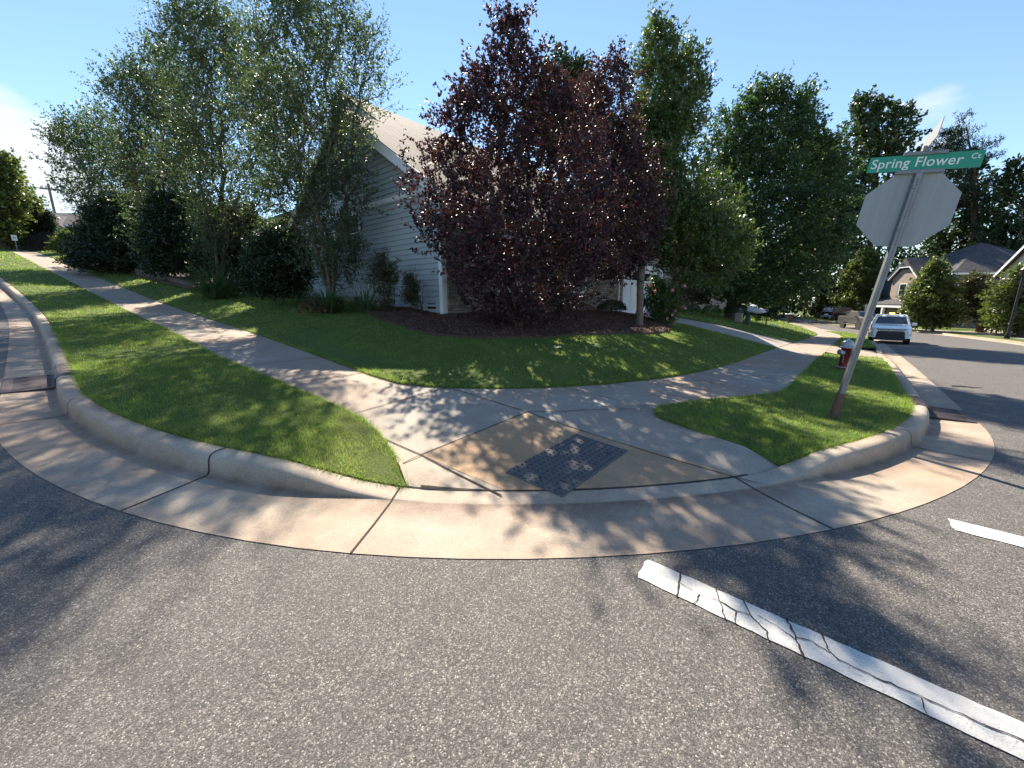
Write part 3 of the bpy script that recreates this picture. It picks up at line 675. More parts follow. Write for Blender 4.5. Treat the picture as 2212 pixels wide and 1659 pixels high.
H1 = dict(a0=7.0, a1=16.6, b0=3.85, b1=14.6, eave=4.45, ridge=11.8, pitch=.64, ground=.8)
def in_house(x, y, z, pad=.12):
    a, b = AB(x, y)
    roof = H1['eave'] + H1['pitch'] * (np.minimum(a - H1['a0'], H1['a1'] - a) + .3)
    m = (a > H1['a0'] - .35 - pad) & (a < H1['a1'] + .35 + pad) & (b > H1['b0'] - .3 - pad) & (b < H1['b1'] + pad) & (z < roof + .35 + pad)
    g = (a > 6.7 - pad) & (a < 14) & (b > 14.4) & (b < 22.3) & (z < 6.8)
    w = (a > 16.4) & (a < 24.9 + pad) & (b > 3.85 - pad) & (b < 14.6) & (z < 5.5 + (b - 3.85) * .47 + pad)
    m2 = (a > 6.6) & (a < 22.6) & (b > 5.1 - pad) & (b < 14.6) & (z < 4.9 + .64 * np.minimum(a - 6.7, 22.5 - a) + pad)
    return m | g | w | m2
def unit(v): return v / np.maximum(np.linalg.norm(v, axis=-1, keepdims=True), 1e-9)
def leaf_mesh(name, P, D, L, Wd, r, droop=.15, flat=.35):
    """one diamond leaf per point P along D"""
    n = len(P); D = unit(D + np.array([0, 0, -droop]))
    N = r.normal(size=(n, 3)); N[:, 2] += flat * np.sign(r.random(n) - .2) * 2.2
    S = unit(np.cross(D, N)); N = unit(np.cross(S, D))
    L = L * r.uniform(.7, 1.25, (n, 1)); Wd = Wd * r.uniform(.75, 1.2, (n, 1))
    V = np.stack([P, P + D * L * .45 + S * Wd * .5 + N * Wd * .12, P + D * L, P + D * L * .45 - S * Wd * .5 + N * Wd * .12], 1).reshape(-1, 3)
    return V, np.arange(n * 4).reshape(-1, 4)
def smooth_noise(x, y, z, ph): return (np.sin(1.9 * x + ph) * np.sin(2.3 * y + 1.7 * ph) + np.sin(2.7 * z + 2.1 * ph + x) * np.sin(1.3 * x - 1.1 * z + ph)) * .5
def plant(name, key, label, cat, leafmat, bark, tips, per, L, Wd, seed, group=None, stems=1, fork=.35, spread=.25, trunk_r=.12, dfac=.9, up=.45, twig=.6,
          fuzz=.16, lump=.22, sprigs=0, base_z=None, hull=.5, droop=.15, flat=.35, lean=(0, 0), crown_name='crown', clip=False, holes=0., trunk_name='trunk', thin=.006, zlo=None, extra=None, leader=None, cone=.6, layers=0, widen=1.):
    r = np.random.default_rng(seed); (bx, by), rows = CROWN[key]
    a_, b_ = AB(bx, by); gz = float(lotz(a_, b_)) if base_z is None else base_z
    rows = sorted(rows); Z = np.array([q[0] for q in rows]); XL = np.array([q[1] for q in rows]); XR = np.array([q[2] for q in rows])
    xm = (XL + XR) / 2; XL, XR = xm + (XL - xm) * widen, xm + (XR - xm) * widen
    zz = r.uniform(Z[0], Z[-1], tips * 14); hw = (np.interp(zz, Z, XR) - np.interp(zz, Z, XL)) / 2; cx = (np.interp(zz, Z, XR) + np.interp(zz, Z, XL)) / 2
    keep = r.random(len(zz)) < (hw / hw.max()) ** 1.5 + .03; zz, hw, cx = zz[keep], hw[keep], cx[keep]
    if layers: zz = np.round(zz / layers) * layers + r.normal(size=len(zz)) * layers * .07 + .9 * np.sin(zz * 7)* .1
    th = r.uniform(0, 2 * math.pi, len(zz)); rad = r.random(len(zz)) ** hull
    rad *= 1 - lump * np.clip(smooth_noise(np.cos(th) * 2, np.sin(th) * 2, zz * .9, seed) + .2, 0, 1)
    hx = np.maximum(hw - twig * .28, hw * .62)
    X = np.stack([cx + hx * rad * np.cos(th), np.minimum(hx * dfac, .15 + cone * (Z[-1] - zz)) * rad * np.sin(th), zz - gz], 1)
    if holes: 
        nn = smooth_noise(X[:, 0] * 1.1, X[:, 1] * 1.1, X[:, 2] * 1.1, seed + 3); X = X[nn > np.quantile(nn, holes)]
    if clip: X = X[~in_house(X[:, 0] + bx, X[:, 1] + by, X[:, 2] + gz, .35)]
    X = X[:tips]
    if sprigs:                                            # shoots that stand clear of the crown
        zt = r.uniform(Z[0] + (Z[-1] - Z[0]) * .35, Z[-1], sprigs); h2 = (np.interp(zt, Z, XR) - np.interp(zt, Z, XL)) / 2; c2 = (np.interp(zt, Z, XR) + np.interp(zt, Z, XL)) / 2
        t2 = r.uniform(0, 2 * math.pi, sprigs); Y = np.stack([c2 + h2 * np.cos(t2), np.minimum(h2 * dfac, .15 + cone * (Z[-1] - zt)) * np.sin(t2), zt - gz], 1)
        if clip: Y = Y[~in_house(Y[:, 0] + bx, Y[:, 1] + by, Y[:, 2] + gz, .5)]
        X = np.concatenate([X, Y])
    top = Z[-1] - gz; fk = max(.25, fork * top)
    # skeleton: stems first, then each tip joins the nearest wood below it
    nodes, par = [np.array([0., 0., -.15])], [-1]
    for s in range(stems):
        ang = 2 * math.pi * (s + r.uniform(-.2, .2)) / max(stems, 1) + seed; cxm = .35 * float(np.interp(Z[0] + (Z[-1] - Z[0]) * .3, Z, (XL + XR) / 2))
        e = np.array([math.cos(ang) * spread * top * .5 * (stems > 1) + lean[0] + cxm * .25, math.sin(ang) * spread * top * .5 * (stems > 1) + lean[1], fk]); p0 = 0
        nseg = 5
        for q in range(1, nseg + 1):
            t = q / nseg; pt = np.array([0, 0, -.15]) + (e + [0, 0, .15]) * [t ** 1.4, t ** 1.4, t] + r.normal(size=3) * .012 * top * .15
            nodes.append(pt); par.append(p0); p0 = len(nodes) - 1
        if leader:                                       # a leader that runs on up the middle of the crown
            for q in range(1, 7):
                t = q / 6; zt = fk + (top * leader - fk) * t; cxx = float(np.interp(zt + gz, Z, (XL + XR) / 2))
                nodes.append(np.array([e[0] + (cxx - e[0]) * t * .8, e[1] * (1 - t * .5), zt]) + r.normal(size=3) * .05); par.append(p0); p0 = len(nodes) - 1
    ns0 = len(nodes); N = np.array(nodes); lo = 4 if stems * 5 >= 5 else 1
    order = np.argsort(np.linalg.norm(X - [0, 0, fk], axis=1)); tipnode = np.zeros(len(X), int)
    PL = np.zeros(len(N))
    for i in range(1, len(N)): PL[i] = PL[par[i]] + np.linalg.norm(N[i] - N[par[i]])
    for i in order:
        p = X[i]; d = N - p; L_ = np.linalg.norm(d, axis=1); cost = L_ + .55 * PL + 1.2 * np.maximum(0, d[:, 2] + .25 * L_); cost[:lo] += 3
        j = int(np.argmin(cost)); q = N[j]; mid = (q + p) / 2 + np.array([0, 0, -.06 * np.linalg.norm(p - q)]) + r.normal(size=3) * .03
        m_ = PL[j] + np.linalg.norm(mid - q); PL = np.concatenate([PL, [m_, m_ + np.linalg.norm(p - mid)]]); N = np.concatenate([N, [mid, p]]); par += [j, len(N) - 2]; tipnode[i] = len(N) - 1
    n = len(N); w = np.zeros(n); w[tipnode] += 1
    for i in range(n - 1, 0, -1): w[par[i]] += w[i]
    rad_ = np.maximum(thin, trunk_r * np.sqrt(w / w[0]) ** 1.12)
    big = [i for i in range(1, n)]
    P1, P0 = N[big], N[[par[i] for i in big]]; r1, r0 = rad_[big], np.minimum(rad_[[par[i] for i in big]], rad_[big] * 1.7 + .004)
    first = np.array([par[i] == 0 for i in big]); r0 = np.where(first, np.minimum(trunk_r * 1.25, r1 * 1.45), r0)
    d = unit(P1 - P0); u = unit(np.cross(d, np.where(np.abs(d[:, 2:3]) > .9, [[1., 0, 0]], [[0, 0, 1.]]))); v = np.cross(d, u); kk = 6
    V = []; 
    for q in range(kk):
        t = 2 * math.pi * q / kk; o = u * math.cos(t) + v * math.sin(t); V += [P0 + o * r0[:, None], P1 + o * r1[:, None]]
    V = np.stack(V, 1).reshape(-1, 3); b0 = np.arange(len(big)) * 2 * kk
    F = np.stack([np.stack([b0 + 2 * q, b0 + 2 * ((q + 1) % kk), b0 + 2 * ((q + 1) % kk) + 1, b0 + 2 * q + 1], -1) for q in range(kk)], 1).reshape(-1, 4)
    root = empty(name, (bx, by, gz), 0, label, cat, group)
    link(trunk_name, np_mesh(trunk_name, V, F), bark, root, True)
    # at every tip a few twigs, each with its leaves set along both sides
    c0 = np.array([0, 0, top * .35]); od = unit(X - c0); od[:, 2] = np.abs(od[:, 2]) * .5
    TD = unit(od * (1 - up) + np.array([0, 0, up]) + r.normal(size=X.shape) * .28)
    nt = max(3, per // 14); m = max(3, per // nt); nx = len(X)
    SD = unit(TD[:, None] + r.normal(size=(nx, nt, 3)) * .55); S0 = X[:, None] - TD[:, None] * twig * r.uniform(.0, .75, (nx, nt, 1)) + r.normal(size=(nx, nt, 3)) * fuzz * .45
    SL_ = twig * r.uniform(.55, 1.15, (nx, nt, 1)); t = r.uniform(.08, 1., (nx, nt, m, 1))
    side = unit(np.cross(SD, r.normal(size=(nx, nt, 3)))); sg = np.where(r.random((nx, nt, m, 1)) < .5, -1., 1.)
    LP = (S0[:, :, None] + SD[:, :, None] * t * SL_[:, :, None] + np.array([0, 0, -.12]) * (t * SL_[:, :, None]) ** 2 + r.normal(size=(nx, nt, m, 3)) * L * .22).reshape(-1, 3)
    LD = (SD[:, :, None] * .75 + side[:, :, None] * sg * .75 + r.normal(size=(nx, nt, m, 3)) * .35).reshape(-1, 3)
    if L < .3:
        A = S0.reshape(-1, 3); B = (S0 + SD * SL_ * .9 + np.array([0, 0, -.1]) * SL_ ** 2).reshape(-1, 3); ok = np.ones(len(A), bool) if not clip else ~in_house(B[:, 0] + bx, B[:, 1] + by, B[:, 2] + gz, .05)
        A, B = A[ok], B[ok]; sd_ = unit(np.cross(B - A, r.normal(size=A.shape))) * thin * .6
        link('twigs', np_mesh('twigs', np.stack([A - sd_, A + sd_, B], 1).reshape(-1, 3), np.arange(len(A) * 3).reshape(-1, 3)), bark, root)
    if clip:
        ok = ~in_house(LP[:, 0] + bx, LP[:, 1] + by, LP[:, 2] + gz, .08); LP, LD = LP[ok], LD[ok]
    if zlo is not None:
        ok = LP[:, 2] + gz > zlo; LP, LD = LP[ok], LD[ok]
    Vl, Fl = leaf_mesh('l', LP, LD, L, Wd, r, droop, flat)
    link(crown_name, np_mesh(crown_name, Vl, Fl), leafmat, root)
    return root

# the row of vase-shaped street trees along the left pavement
g_ = 'vase shaped trees in a row along the left pavement'
plant('crape_myrtle', 'T1', 'tall multi stemmed tree in front of the pale siding, strappy plant at its foot', 'tree', M['myrtle'], M['bark'], 560, 92, .075, .042, 11, g_, stems=5, fork=.26, spread=.10, trunk_r=.13, dfac=.85, up=.42, twig=.8, fuzz=.13, sprigs=110, widen=1.2, clip=True, holes=.04, lump=.3, hull=.42)
plant('crape_myrtle', 'T2', 'tall vase shaped tree rising behind the low block wall and spiky plant', 'tree', M['myrtle'], M['bark'], 640, 92, .085, .048, 12, g_, stems=5, fork=.24, spread=.10, trunk_r=.14, dfac=.85, up=.42, twig=.95, fuzz=.16, sprigs=130, widen=1.2, clip=True, holes=.08, lump=.3, hull=.42)
plant('crape_myrtle', 'T3', 'vase shaped tree on the mulch mound past the block wall', 'tree', M['myrtle'], M['bark'], 460, 84, .11, .06, 13, g_, stems=4, fork=.26, spread=.11, trunk_r=.15, up=.42, twig=1.15, fuzz=.2, widen=1.2, sprigs=100, holes=.08, lump=.3, hull=.42)
plant('crape_myrtle', 'T4', 'leaning vase shaped tree farthest up the left pavement, against the white cloud', 'tree', M['myrtle'], M['bark'], 340, 80, .13, .07, 14, g_, stems=4, fork=.28, spread=.11, trunk_r=.14, up=.42, twig=1.25, fuzz=.22, widen=1.2, sprigs=80, holes=.10, lump=.3, hull=.42)
plant('purple_plum_tree', 'P1', 'broad dark purple leaved tree in the mulch bed at the lawn corner', 'tree', M['plum'], M['barkdark'], 760, 74, .085, .055, 21, 'purple leaved trees on the front lawn', stems=4, fork=.22, spread=.22, trunk_r=.13, cone=.42, dfac=.8, up=.5, twig=.5, fuzz=.15, sprigs=50, hull=.45, lump=.16, clip=True)
plant('purple_plum_tree', 'P2', 'purple leaved tree with one bare upright trunk before the garage door', 'tree', M['plum'], M['bark'], 620, 70, .085, .055, 22, 'purple leaved trees on the front lawn', stems=1, fork=.42, trunk_r=.125, cone=.45, dfac=.75, up=.5, twig=.55, fuzz=.16, sprigs=36, hull=.45, lump=.16, clip=True, leader=.8)
plant('oak_tree', 'G1', 'narrow pointed green tree with large leaves beside the purple tree', 'tree', M['oak'], M['bark'], 1150, 58, .14, .065, 23, None, stems=1, fork=.2, trunk_r=.13, dfac=.7, up=.45, twig=.6, fuzz=.17, sprigs=34, lump=.28, clip=True, leader=.9, widen=1.22)
plant('maple_tree', 'B1', 'big rounded dark green maple on a stout trunk beside the neighbour driveway', 'tree', M['maple'], M['barkdark'], 1350, 84, .17, .12, 24, None, stems=1, fork=.17, trunk_r=.34, dfac=.85, up=.35, twig=1.1, fuzz=.34, sprigs=70, lump=.28, base_z=.04, leader=.75, hull=.42)
plant('poplar_tree', 'HB', 'round topped tree showing above the purple tree from behind the house', 'tree', M['wood_leaf'], M['barkdark'], 420, 50, .38, .26, 25, None, stems=1, fork=.5, trunk_r=.35, up=.35, twig=1.2, fuzz=.5, base_z=2.3, lump=.12)
g_ = 'tall woodland trees behind the far houses'
plant('woodland_tree', 'W1', 'tall bare stemmed woodland tree left of the stop sign', 'tree', M['wood_leaf'], M['bark'], 460, 40, .50, .36, 31, g_, stems=2, fork=.5, spread=.06, trunk_r=.5, up=.35, twig=1.5, fuzz=.6, base_z=-2.2, lump=.6, holes=.5, leader=.95, hull=.4, sprigs=30)
plant('woodland_tree', 'W0', 'woodland tree between the big maple and the tall bare stemmed tree', 'tree', M['wood_leaf'], M['bark'], 560, 44, .5, .36, 32, g_, stems=1, fork=.4, trunk_r=.5, up=.3, twig=1.6, fuzz=.7, base_z=-2.2, lump=.4, holes=.25, leader=.9)
plant('pine_tree', 'W2', 'pine with flat layered boughs showing above the green street name blade', 'tree', M['pine'], M['barkdark'], 230, 84, .40, .09, 33, None, stems=1, fork=.5, trunk_r=.38, up=.02, twig=1.3, fuzz=.28, base_z=-2.1, lump=.75, holes=.4, layers=1.9, leader=.97, flat=.9)
plant('woodland_tree', 'W3', 'open crowned woodland tree right of the stop sign', 'tree', M['wood_leaf'], M['bark'], 300, 38, .46, .32, 34, g_, stems=2, fork=.4, spread=.1, trunk_r=.35, up=.3, twig=1.3, fuzz=.55, base_z=-2.1, lump=.6, holes=.55, leader=.9)
plant('woodland_tree', 'W4', 'woodland tree at the far right behind the cream house', 'tree', M['wood_leaf'], M['bark'], 300, 36, .44, .3, 35, g_, stems=2, fork=.35, spread=.1, trunk_r=.4, up=.3, twig=1.5, fuzz=.6, base_z=-2.1, lump=.5, holes=.45, leader=.9)
g_ = 'pale green young trees on the far side of the court'
plant('young_tree', 'Y1', 'pale rounded tree behind the grey pickup truck', 'tree', M['pale_leaf'], M['bark'], 360, 60, .32, .19, 41, g_, fork=.2, trunk_r=.14, up=.3, twig=.9, fuzz=.32, base_z=-1.3, leader=.8)
plant('young_tree', 'Y0', 'smaller pale tree behind the black parked car', 'tree', M['pale_leaf'], M['bark'], 240, 46, .3, .18, 42, g_, fork=.15, trunk_r=.12, up=.3, twig=.9, fuzz=.36, base_z=-1.8, leader=.8)
plant('young_tree', 'Y2', 'upright green tree before the brick gable of the grey house', 'tree', M['pale_leaf'], M['bark'], 420, 52, .24, .14, 43, g_, fork=.12, trunk_r=.12, up=.3, twig=.9, fuzz=.3, base_z=-1.5, leader=.85, lump=.3)
plant('young_tree', 'Y4', 'dark multi stemmed small tree against the dark blue side wall', 'tree', M['nandina'], M['bark'], 240, 46, .2, .11, 44, g_, stems=4, fork=.3, spread=.2, trunk_r=.09, up=.4, twig=.8, fuzz=.28, base_z=-1.5)
plant('young_tree', 'Y3', 'bright yellow green tree behind the black lamp post', 'tree', M['pale_leaf'], M['bark'], 340, 48, .22, .13, 45, g_, fork=.15, trunk_r=.11, up=.2, twig=.9, fuzz=.28, base_z=-1.5, leader=.85, lump=.4, holes=.15)
g_ = 'trees at the top of the left street'
plant('hilltop_tree', 'L1', 'green tree at the left edge where the pavement tops the hill', 'tree', M['pale_leaf'], M['barkdark'], 320, 46, .26, .15, 51, g_, fork=.25, trunk_r=.16, up=.3, twig=.9, fuzz=.34)
plant('hilltop_tree', 'L2', 'lighter drooping tree behind the black fence on the hill', 'tree', M['pale_leaf'], M['barkdark'], 320, 46, .26, .15, 52, g_, fork=.12, trunk_r=.14, up=.1, twig=.9, fuzz=.34, droop=.4)
plant('arborvitae', 'L3', 'narrow dark pointed conifer beside the black fence on the hill', 'tree', M['shrub'], M['barkdark'], 200, 70, .18, .07, 53, None, fork=.1, trunk_r=.08, up=.6, twig=.5, fuzz=.18, leader=.95)
plant('bright_shrub', 'L4', 'sunlit yellow green shrub by the pavement on the hill', 'shrub', M['pale_leaf'], M['bark'], 120, 50, .16, .09, 54, None, stems=4, fork=.2, trunk_r=.03, up=.3, twig=.5, fuzz=.2, crown_name='foliage', trunk_name='stem')
plant('evergreen_shrub', 'S1', 'big dark rounded evergreen between the two nearest vase shaped trees', 'shrub', M['shrub'], M['barkdark'], 640, 84, .09, .042, 61, 'dark evergreen shrubs under the tree row', stems=5, fork=.2, spread=.3, trunk_r=.04, up=.35, twig=.4, fuzz=.15, hull=.38, lump=.12, crown_name='foliage', trunk_name='stem', zlo=1.5, clip=True)
plant('evergreen_shrub', 'S2', 'very large dark shrub mass on the mulch beside the upper pavement', 'shrub', M['shrub'], M['barkdark'], 900, 80, .14, .065, 62, 'dark evergreen shrubs under the tree row', stems=6, fork=.2, spread=.3, trunk_r=.05, up=.3, twig=.6, fuzz=.24, hull=.38, lump=.15, crown_name='foliage', trunk_name='stem')
plant('evergreen_shrub', 'S3', 'large dark shrub behind the low block wall', 'shrub', M['shrub'], M['barkdark'], 760, 80, .125, .06, 63, 'dark evergreen shrubs under the tree row', stems=6, fork=.2, spread=.3, trunk_r=.05, up=.3, twig=.55, fuzz=.22, hull=.38, lump=.15, crown_name='foliage', trunk_name='stem', clip=True)
plant('evergreen_shrub', 'S4', 'large dark shrub behind the spiky plant clump at the end of the block wall', 'shrub', M['shrub'], M['barkdark'], 700, 80, .11, .055, 67, 'dark evergreen shrubs under the tree row', stems=6, fork=.2, spread=.3, trunk_r=.05, up=.3, twig=.5, fuzz=.2, hull=.38, lump=.15, crown_name='foliage', trunk_name='stem', clip=True)
plant('nandina_shrub', 'N1', 'tall feathery shrub against the siding left of the other feathery one', 'shrub', M['nandina'], M['barkdark'], 130, 58, .06, .022, 64, 'feathery shrubs against the siding', stems=6, fork=.35, spread=.1, trunk_r=.02, up=.35, twig=.3, fuzz=.1, crown_name='foliage', trunk_name='stem', thin=.004, clip=True)
plant('nandina_shrub', 'N2', 'shorter feathery shrub nearest the white corner board of the house', 'shrub', M['nandina'], M['barkdark'], 130, 58, .06, .022, 65, 'feathery shrubs against the siding', stems=6, fork=.35, spread=.1, trunk_r=.02, up=.35, twig=.3, fuzz=.1, crown_name='foliage', trunk_name='stem', thin=.004, clip=True)
hib = plant('hibiscus_shrub', 'HIB', 'leafy shrub with pink flowers in front of the garage', 'shrub', M['oak'], M['bark'], 190, 58, .085, .05, 66, None, stems=6, fork=.3, spread=.3, trunk_r=.025, up=.4, twig=.35, fuzz=.13, crown_name='foliage', trunk_name='stem', thin=.004, zlo=.62)
r_ = random.Random(5)
for i in range(11):
    mb = MB(); t = r_.uniform(3.4, 5.6); rr = r_.uniform(.5, .95); q = Vector((rr * math.cos(t) - .05, rr * .8 * math.sin(t), r_.uniform(.25, 1.6)))
    for k_ in range(5):
        e = 2 * math.pi * k_ / 5; u = Vector((math.cos(e) * .06, -.045, math.sin(e) * .06)); v = Vector((-math.sin(e) * .035, 0, math.cos(e) * .035))
        mb.add([q, q + u * .6 + v, q + u * 1.15, q + u * .6 - v], [(0, 1, 2, 3)])
    mb.build('flower', M['petal'], hib)

def strap_plant(name, a, b, label, n, ln, seed, w=.028, red=0, spikes=0, group=None):
    r = np.random.default_rng(seed); x, y = W2(a, b); z = float(lotz(a, b)); root = empty(name, (x, y, z), 0, label, 'plant', group); V, F = [], []
    for i in range(n):
        t = r.uniform(0, 2 * math.pi); L = ln * r.uniform(.6, 1.15); o = r.uniform(0, .30 * ln / .6); base = np.array([math.cos(t) * o * r.random(), math.sin(t) * o * r.random(), 0])
        out = np.array([math.cos(t), math.sin(t), 0.]); side = np.array([-math.sin(t), math.cos(t), 0]) * w * r.uniform(.7, 1.2); el = r.uniform(.75, 1.4); p = base; c = len(V)
        for k in range(6):
            s = k / 5; ang = el - 1.5 * s * r.uniform(.7, 1.2) * (1.5 - el * .6); ww = (1 - s) ** .7
            V += [p - side * ww * .5, p + side * ww * .5]; p = p + (out * math.cos(ang) + np.array([0, 0, math.sin(ang)])) * L / 5
        F += [(c + 2 * k, c + 2 * k + 1, c + 2 * k + 3, c + 2 * k + 2) for k in range(5)]
    link('leaves', np_mesh('leaves', np.array(V), np.array(F)), M['strap'], root)
    if red:
        P = r.normal(size=(red, 3)) * [.32, .16, .10] + [-.15, -.35, .16]; Vl, Fl = leaf_mesh('x', P, r.normal(size=(red, 3)), .12, .06, r)
        link('red_foliage', np_mesh('red_foliage', Vl, Fl), M['redpetal'], root)
    for i in range(spikes):
        q = Vector((.25 + .32 * i, .1 - .05 * i, .2)); MB().tube([q, q + Vector((.02, 0, .5)), q + Vector((.05, .02, .9 + .2 * (i % 2)))], [.012, .009, .003], 5).build('dead_flower_stalk', M['barkdark'], root)
    return root
strap_plant('strap_leaf_plant', 17.7, .95, 'spiky green plant clump at the foot of the tree by the block wall', 420, 1.55, 1, .05)
strap_plant('strap_leaf_plant', 10.0, 1.85, 'strappy plant clump with dark red leaves at the foot of the tree by the siding', 420, 1.0, 2, .04, red=150, spikes=0)
strap_plant('yucca_plant', 9.15, 2.6, 'spiky yucca with dry flower stalks right of the strappy plant clump', 110, 1.1, 3, .04, spikes=3)

# the mulch beds and their bark chips
bed = [(9.2, 2.55), (7.6, 2.1), (6.2, 1.95), (5.0, 1.9), (4.1, 2.5), (3.45, 3.8), (3.2, 5.4), (2.9, 7.2), (2.65, 8.6), (2.7, 10.0), (3.1, 11.4), (3.7, 12.6), (5.0, 13.9), (6.4, 14.4), (7.2, 14.5), (7.2, 3.9), (9.2, 3.9)]
mulchz = lambda a, b: lotz(a, b) + .02 + .025 * np.sin(a * 3.1 + b) * np.sin(b * 2.7)
sheet('mulch_bed', bed, lambda a, b: mulchz(a, b) + .03, M['mulch'], near=.25, skirt=.08)
bed2 = [(19.6, .9), (22, .6), (25.5, .25), (28.6, -.22), (33, -.45), (37, -.7), (41, -.8), (41, 8), (23.4, 8), (23.4, 3.6), (19.6, 3.6)]
bed2z = lambda a, b: lotz(a, b) + .30 * np.clip((np.asarray(b) - .25 + .06 * (np.asarray(a) - 24)) / .5, 0, 1) * np.clip((30 - np.asarray(a)) / 4, 0, 1) + .03
sheet('upper_mulch_bed', bed2, bed2z, M['mulch'], near=.8, skirt=.1)
def scatter(poly, n, r):
    P = np.array(poly); lo, hi = P.min(0), P.max(0); q = r.uniform(lo, hi, (int(n * np.prod(hi - lo)), 2)); k = inside(q[:, 0], q[:, 1], poly); return q[k, 0], q[k, 1]
r = np.random.default_rng(9); a, b = scatter(bed, 900, r); P = P3(a, b, mulchz(a, b) + .035 + r.uniform(0, .02, len(a)))
D = r.normal(size=P.shape) * [1, 1, .35]; V, F = leaf_mesh('c', P, D, .075, .022, r, 0, .8)
tag(link('mulch_chips', np_mesh('mulch_chips', V, F), M['chip']), kind='stuff')

# grass blades, thicker where the camera stands close
def blades(poly, zf, r, dens=1., near_d=5600, hgt=.04, avoid=None):
    out = []
    P = np.array(poly); lo, hi = P.min(0), P.max(0)
    for r0, r1, d, wid, hh in ((0, 5.5, near_d, .0038, 1.), (5.5, 9, 3000, .0055, 1.), (9, 14, 1300, .009, 1.05), (14, 22, 420, .016, 1.15), (22, 36, 130, .032, 1.3), (36, 60, 34, .07, 1.5)):
        l = np.maximum(lo, [CA - r1, CB_ - r1]); h = np.minimum(hi, [CA + r1, CB_ + r1])
        if (h <= l).any(): continue
        q = r.uniform(l, h, (int(d * dens * np.prod(h - l)), 2)); D = np.hypot(q[:, 0] - CA, q[:, 1] - CB_); q = q[(D >= r0) & (D < r1)]
        x, y = W2(q[:, 0], q[:, 1]); k = (y > .3) & (np.abs(x) < 1.5 * y + 2.2); q = q[k]
        k = inside(q[:, 0], q[:, 1], poly); q = q[k]
        if avoid: q = q[~inside(q[:, 0], q[:, 1], avoid)]
        if not len(q): continue
        n = len(q); B = P3(q[:, 0], q[:, 1], zf(q[:, 0], q[:, 1]) - .004)
        patch = .75 + .5 * (smooth_noise(q[:, 0] * .9, q[:, 1] * .9, q[:, 0] * .3, 2.) + .5)
        Hh = hgt * hh * r.uniform(.55, 1.2, n) * np.clip(patch, .6, 1.4); ln = r.normal(size=(n, 2)) * .55; th = r.uniform(0, math.pi, n); ww = wid * r.uniform(.7, 1.3, n)
        s = np.stack([np.cos(th) * ww, np.sin(th) * ww, np.zeros(n)], 1); tipv = np.stack([ln[:, 0] * Hh, ln[:, 1] * Hh, Hh], 1)
        out.append(np.stack([B - s * .5, B + s * .5, B + tipv * [.8, .8, 1]], 1).reshape(-1, 3))
    V = np.concatenate(out); return V
r = np.random.default_rng(3)
Vs = [blades(verge_l, vergez, r), blades(isl, vergez, r), blades(lawn1, lz, r, avoid=bed), blades(verge2, lambda a, b: T(a, b) + .185, r), blades(lawn2, lz, r, .8)]
def edge_blades(line, zf, r, per=520):
    L = []
    for i in range(len(line) - 1):
        p, q = np.array(line[i], float), np.array(line[i + 1], float); m_ = (p + q) / 2; D = math.hypot(m_[0] - CA, m_[1] - CB_)
        if D > 15: continue
        n = int(np.linalg.norm(q - p) * per * min(1, 5 / D)); t = r.random((n, 1)); d = (q - p) / max(1e-6, np.linalg.norm(q - p)); nn = np.array([-d[1], d[0]])
        L.append(np.concatenate([p + (q - p) * t + nn * r.normal(size=(n, 1)) * .014, np.full((n, 1), D)], 1))
    q = np.concatenate(L); n = len(q); B = P3(q[:, 0], q[:, 1], zf(q[:, 0], q[:, 1]) - .02); w = (.0045 * np.maximum(1, q[:, 2] / 6))[:, None]; th = r.uniform(0, math.pi, n)
    sv = np.stack([np.cos(th), np.sin(th), np.zeros(n)], 1) * w; h_ = r.uniform(.03, .075, (n, 1)); tip_ = np.concatenate([r.normal(size=(n, 2)) * h_ * .7, h_], 1)
    return np.stack([B - sv * .5, B + sv * .5, B + tip_], 1).reshape(-1, 3)
Vs += [edge_blades(verge_l + verge_l[:1], vergez, r), edge_blades(isl + isl[:1], vergez, r), edge_blades(inner, lz, r)]
V = np.concatenate(Vs); tag(link('grass', np_mesh('grass', V, np.arange(len(V)).reshape(-1, 3)), M['blade']), kind='stuff')
print('grass blades', len(V) // 3)

# the wood behind the houses, one mass
r = np.random.default_rng(15); n = 46000
t = r.uniform(0, 1, n); x = 30 + 80 * t; y = 82 - 20 * t + r.uniform(-7, 9, n); hgt_ = 16 + 3.5 * np.sin(t * 23) + 2.5 * np.sin(t * 51 + 1); z = -2.5 + hgt_ * r.random(n) ** .8
x2 = r.uniform(22, 47, 20000); y2 = 68 + r.uniform(-4, 7, 20000); z2 = -2.6 + (11 + 2. * np.sin(x2 * .9)) * r.random(20000) ** .85
P = np.concatenate([np.stack([x, y, z], 1), np.stack([x2, y2, z2], 1)]); nn = smooth_noise(P[:, 0] * .45, P[:, 1] * .4, P[:, 2] * .5, 5.); P = P[nn > -.42]
V, F = leaf_mesh('w', P, r.normal(size=P.shape) + [0, 0, .2], .62, .44, r, .1, .4)
tag(link('woods', np_mesh('woods', V, F), M['wood_leaf'], None), kind='stuff')

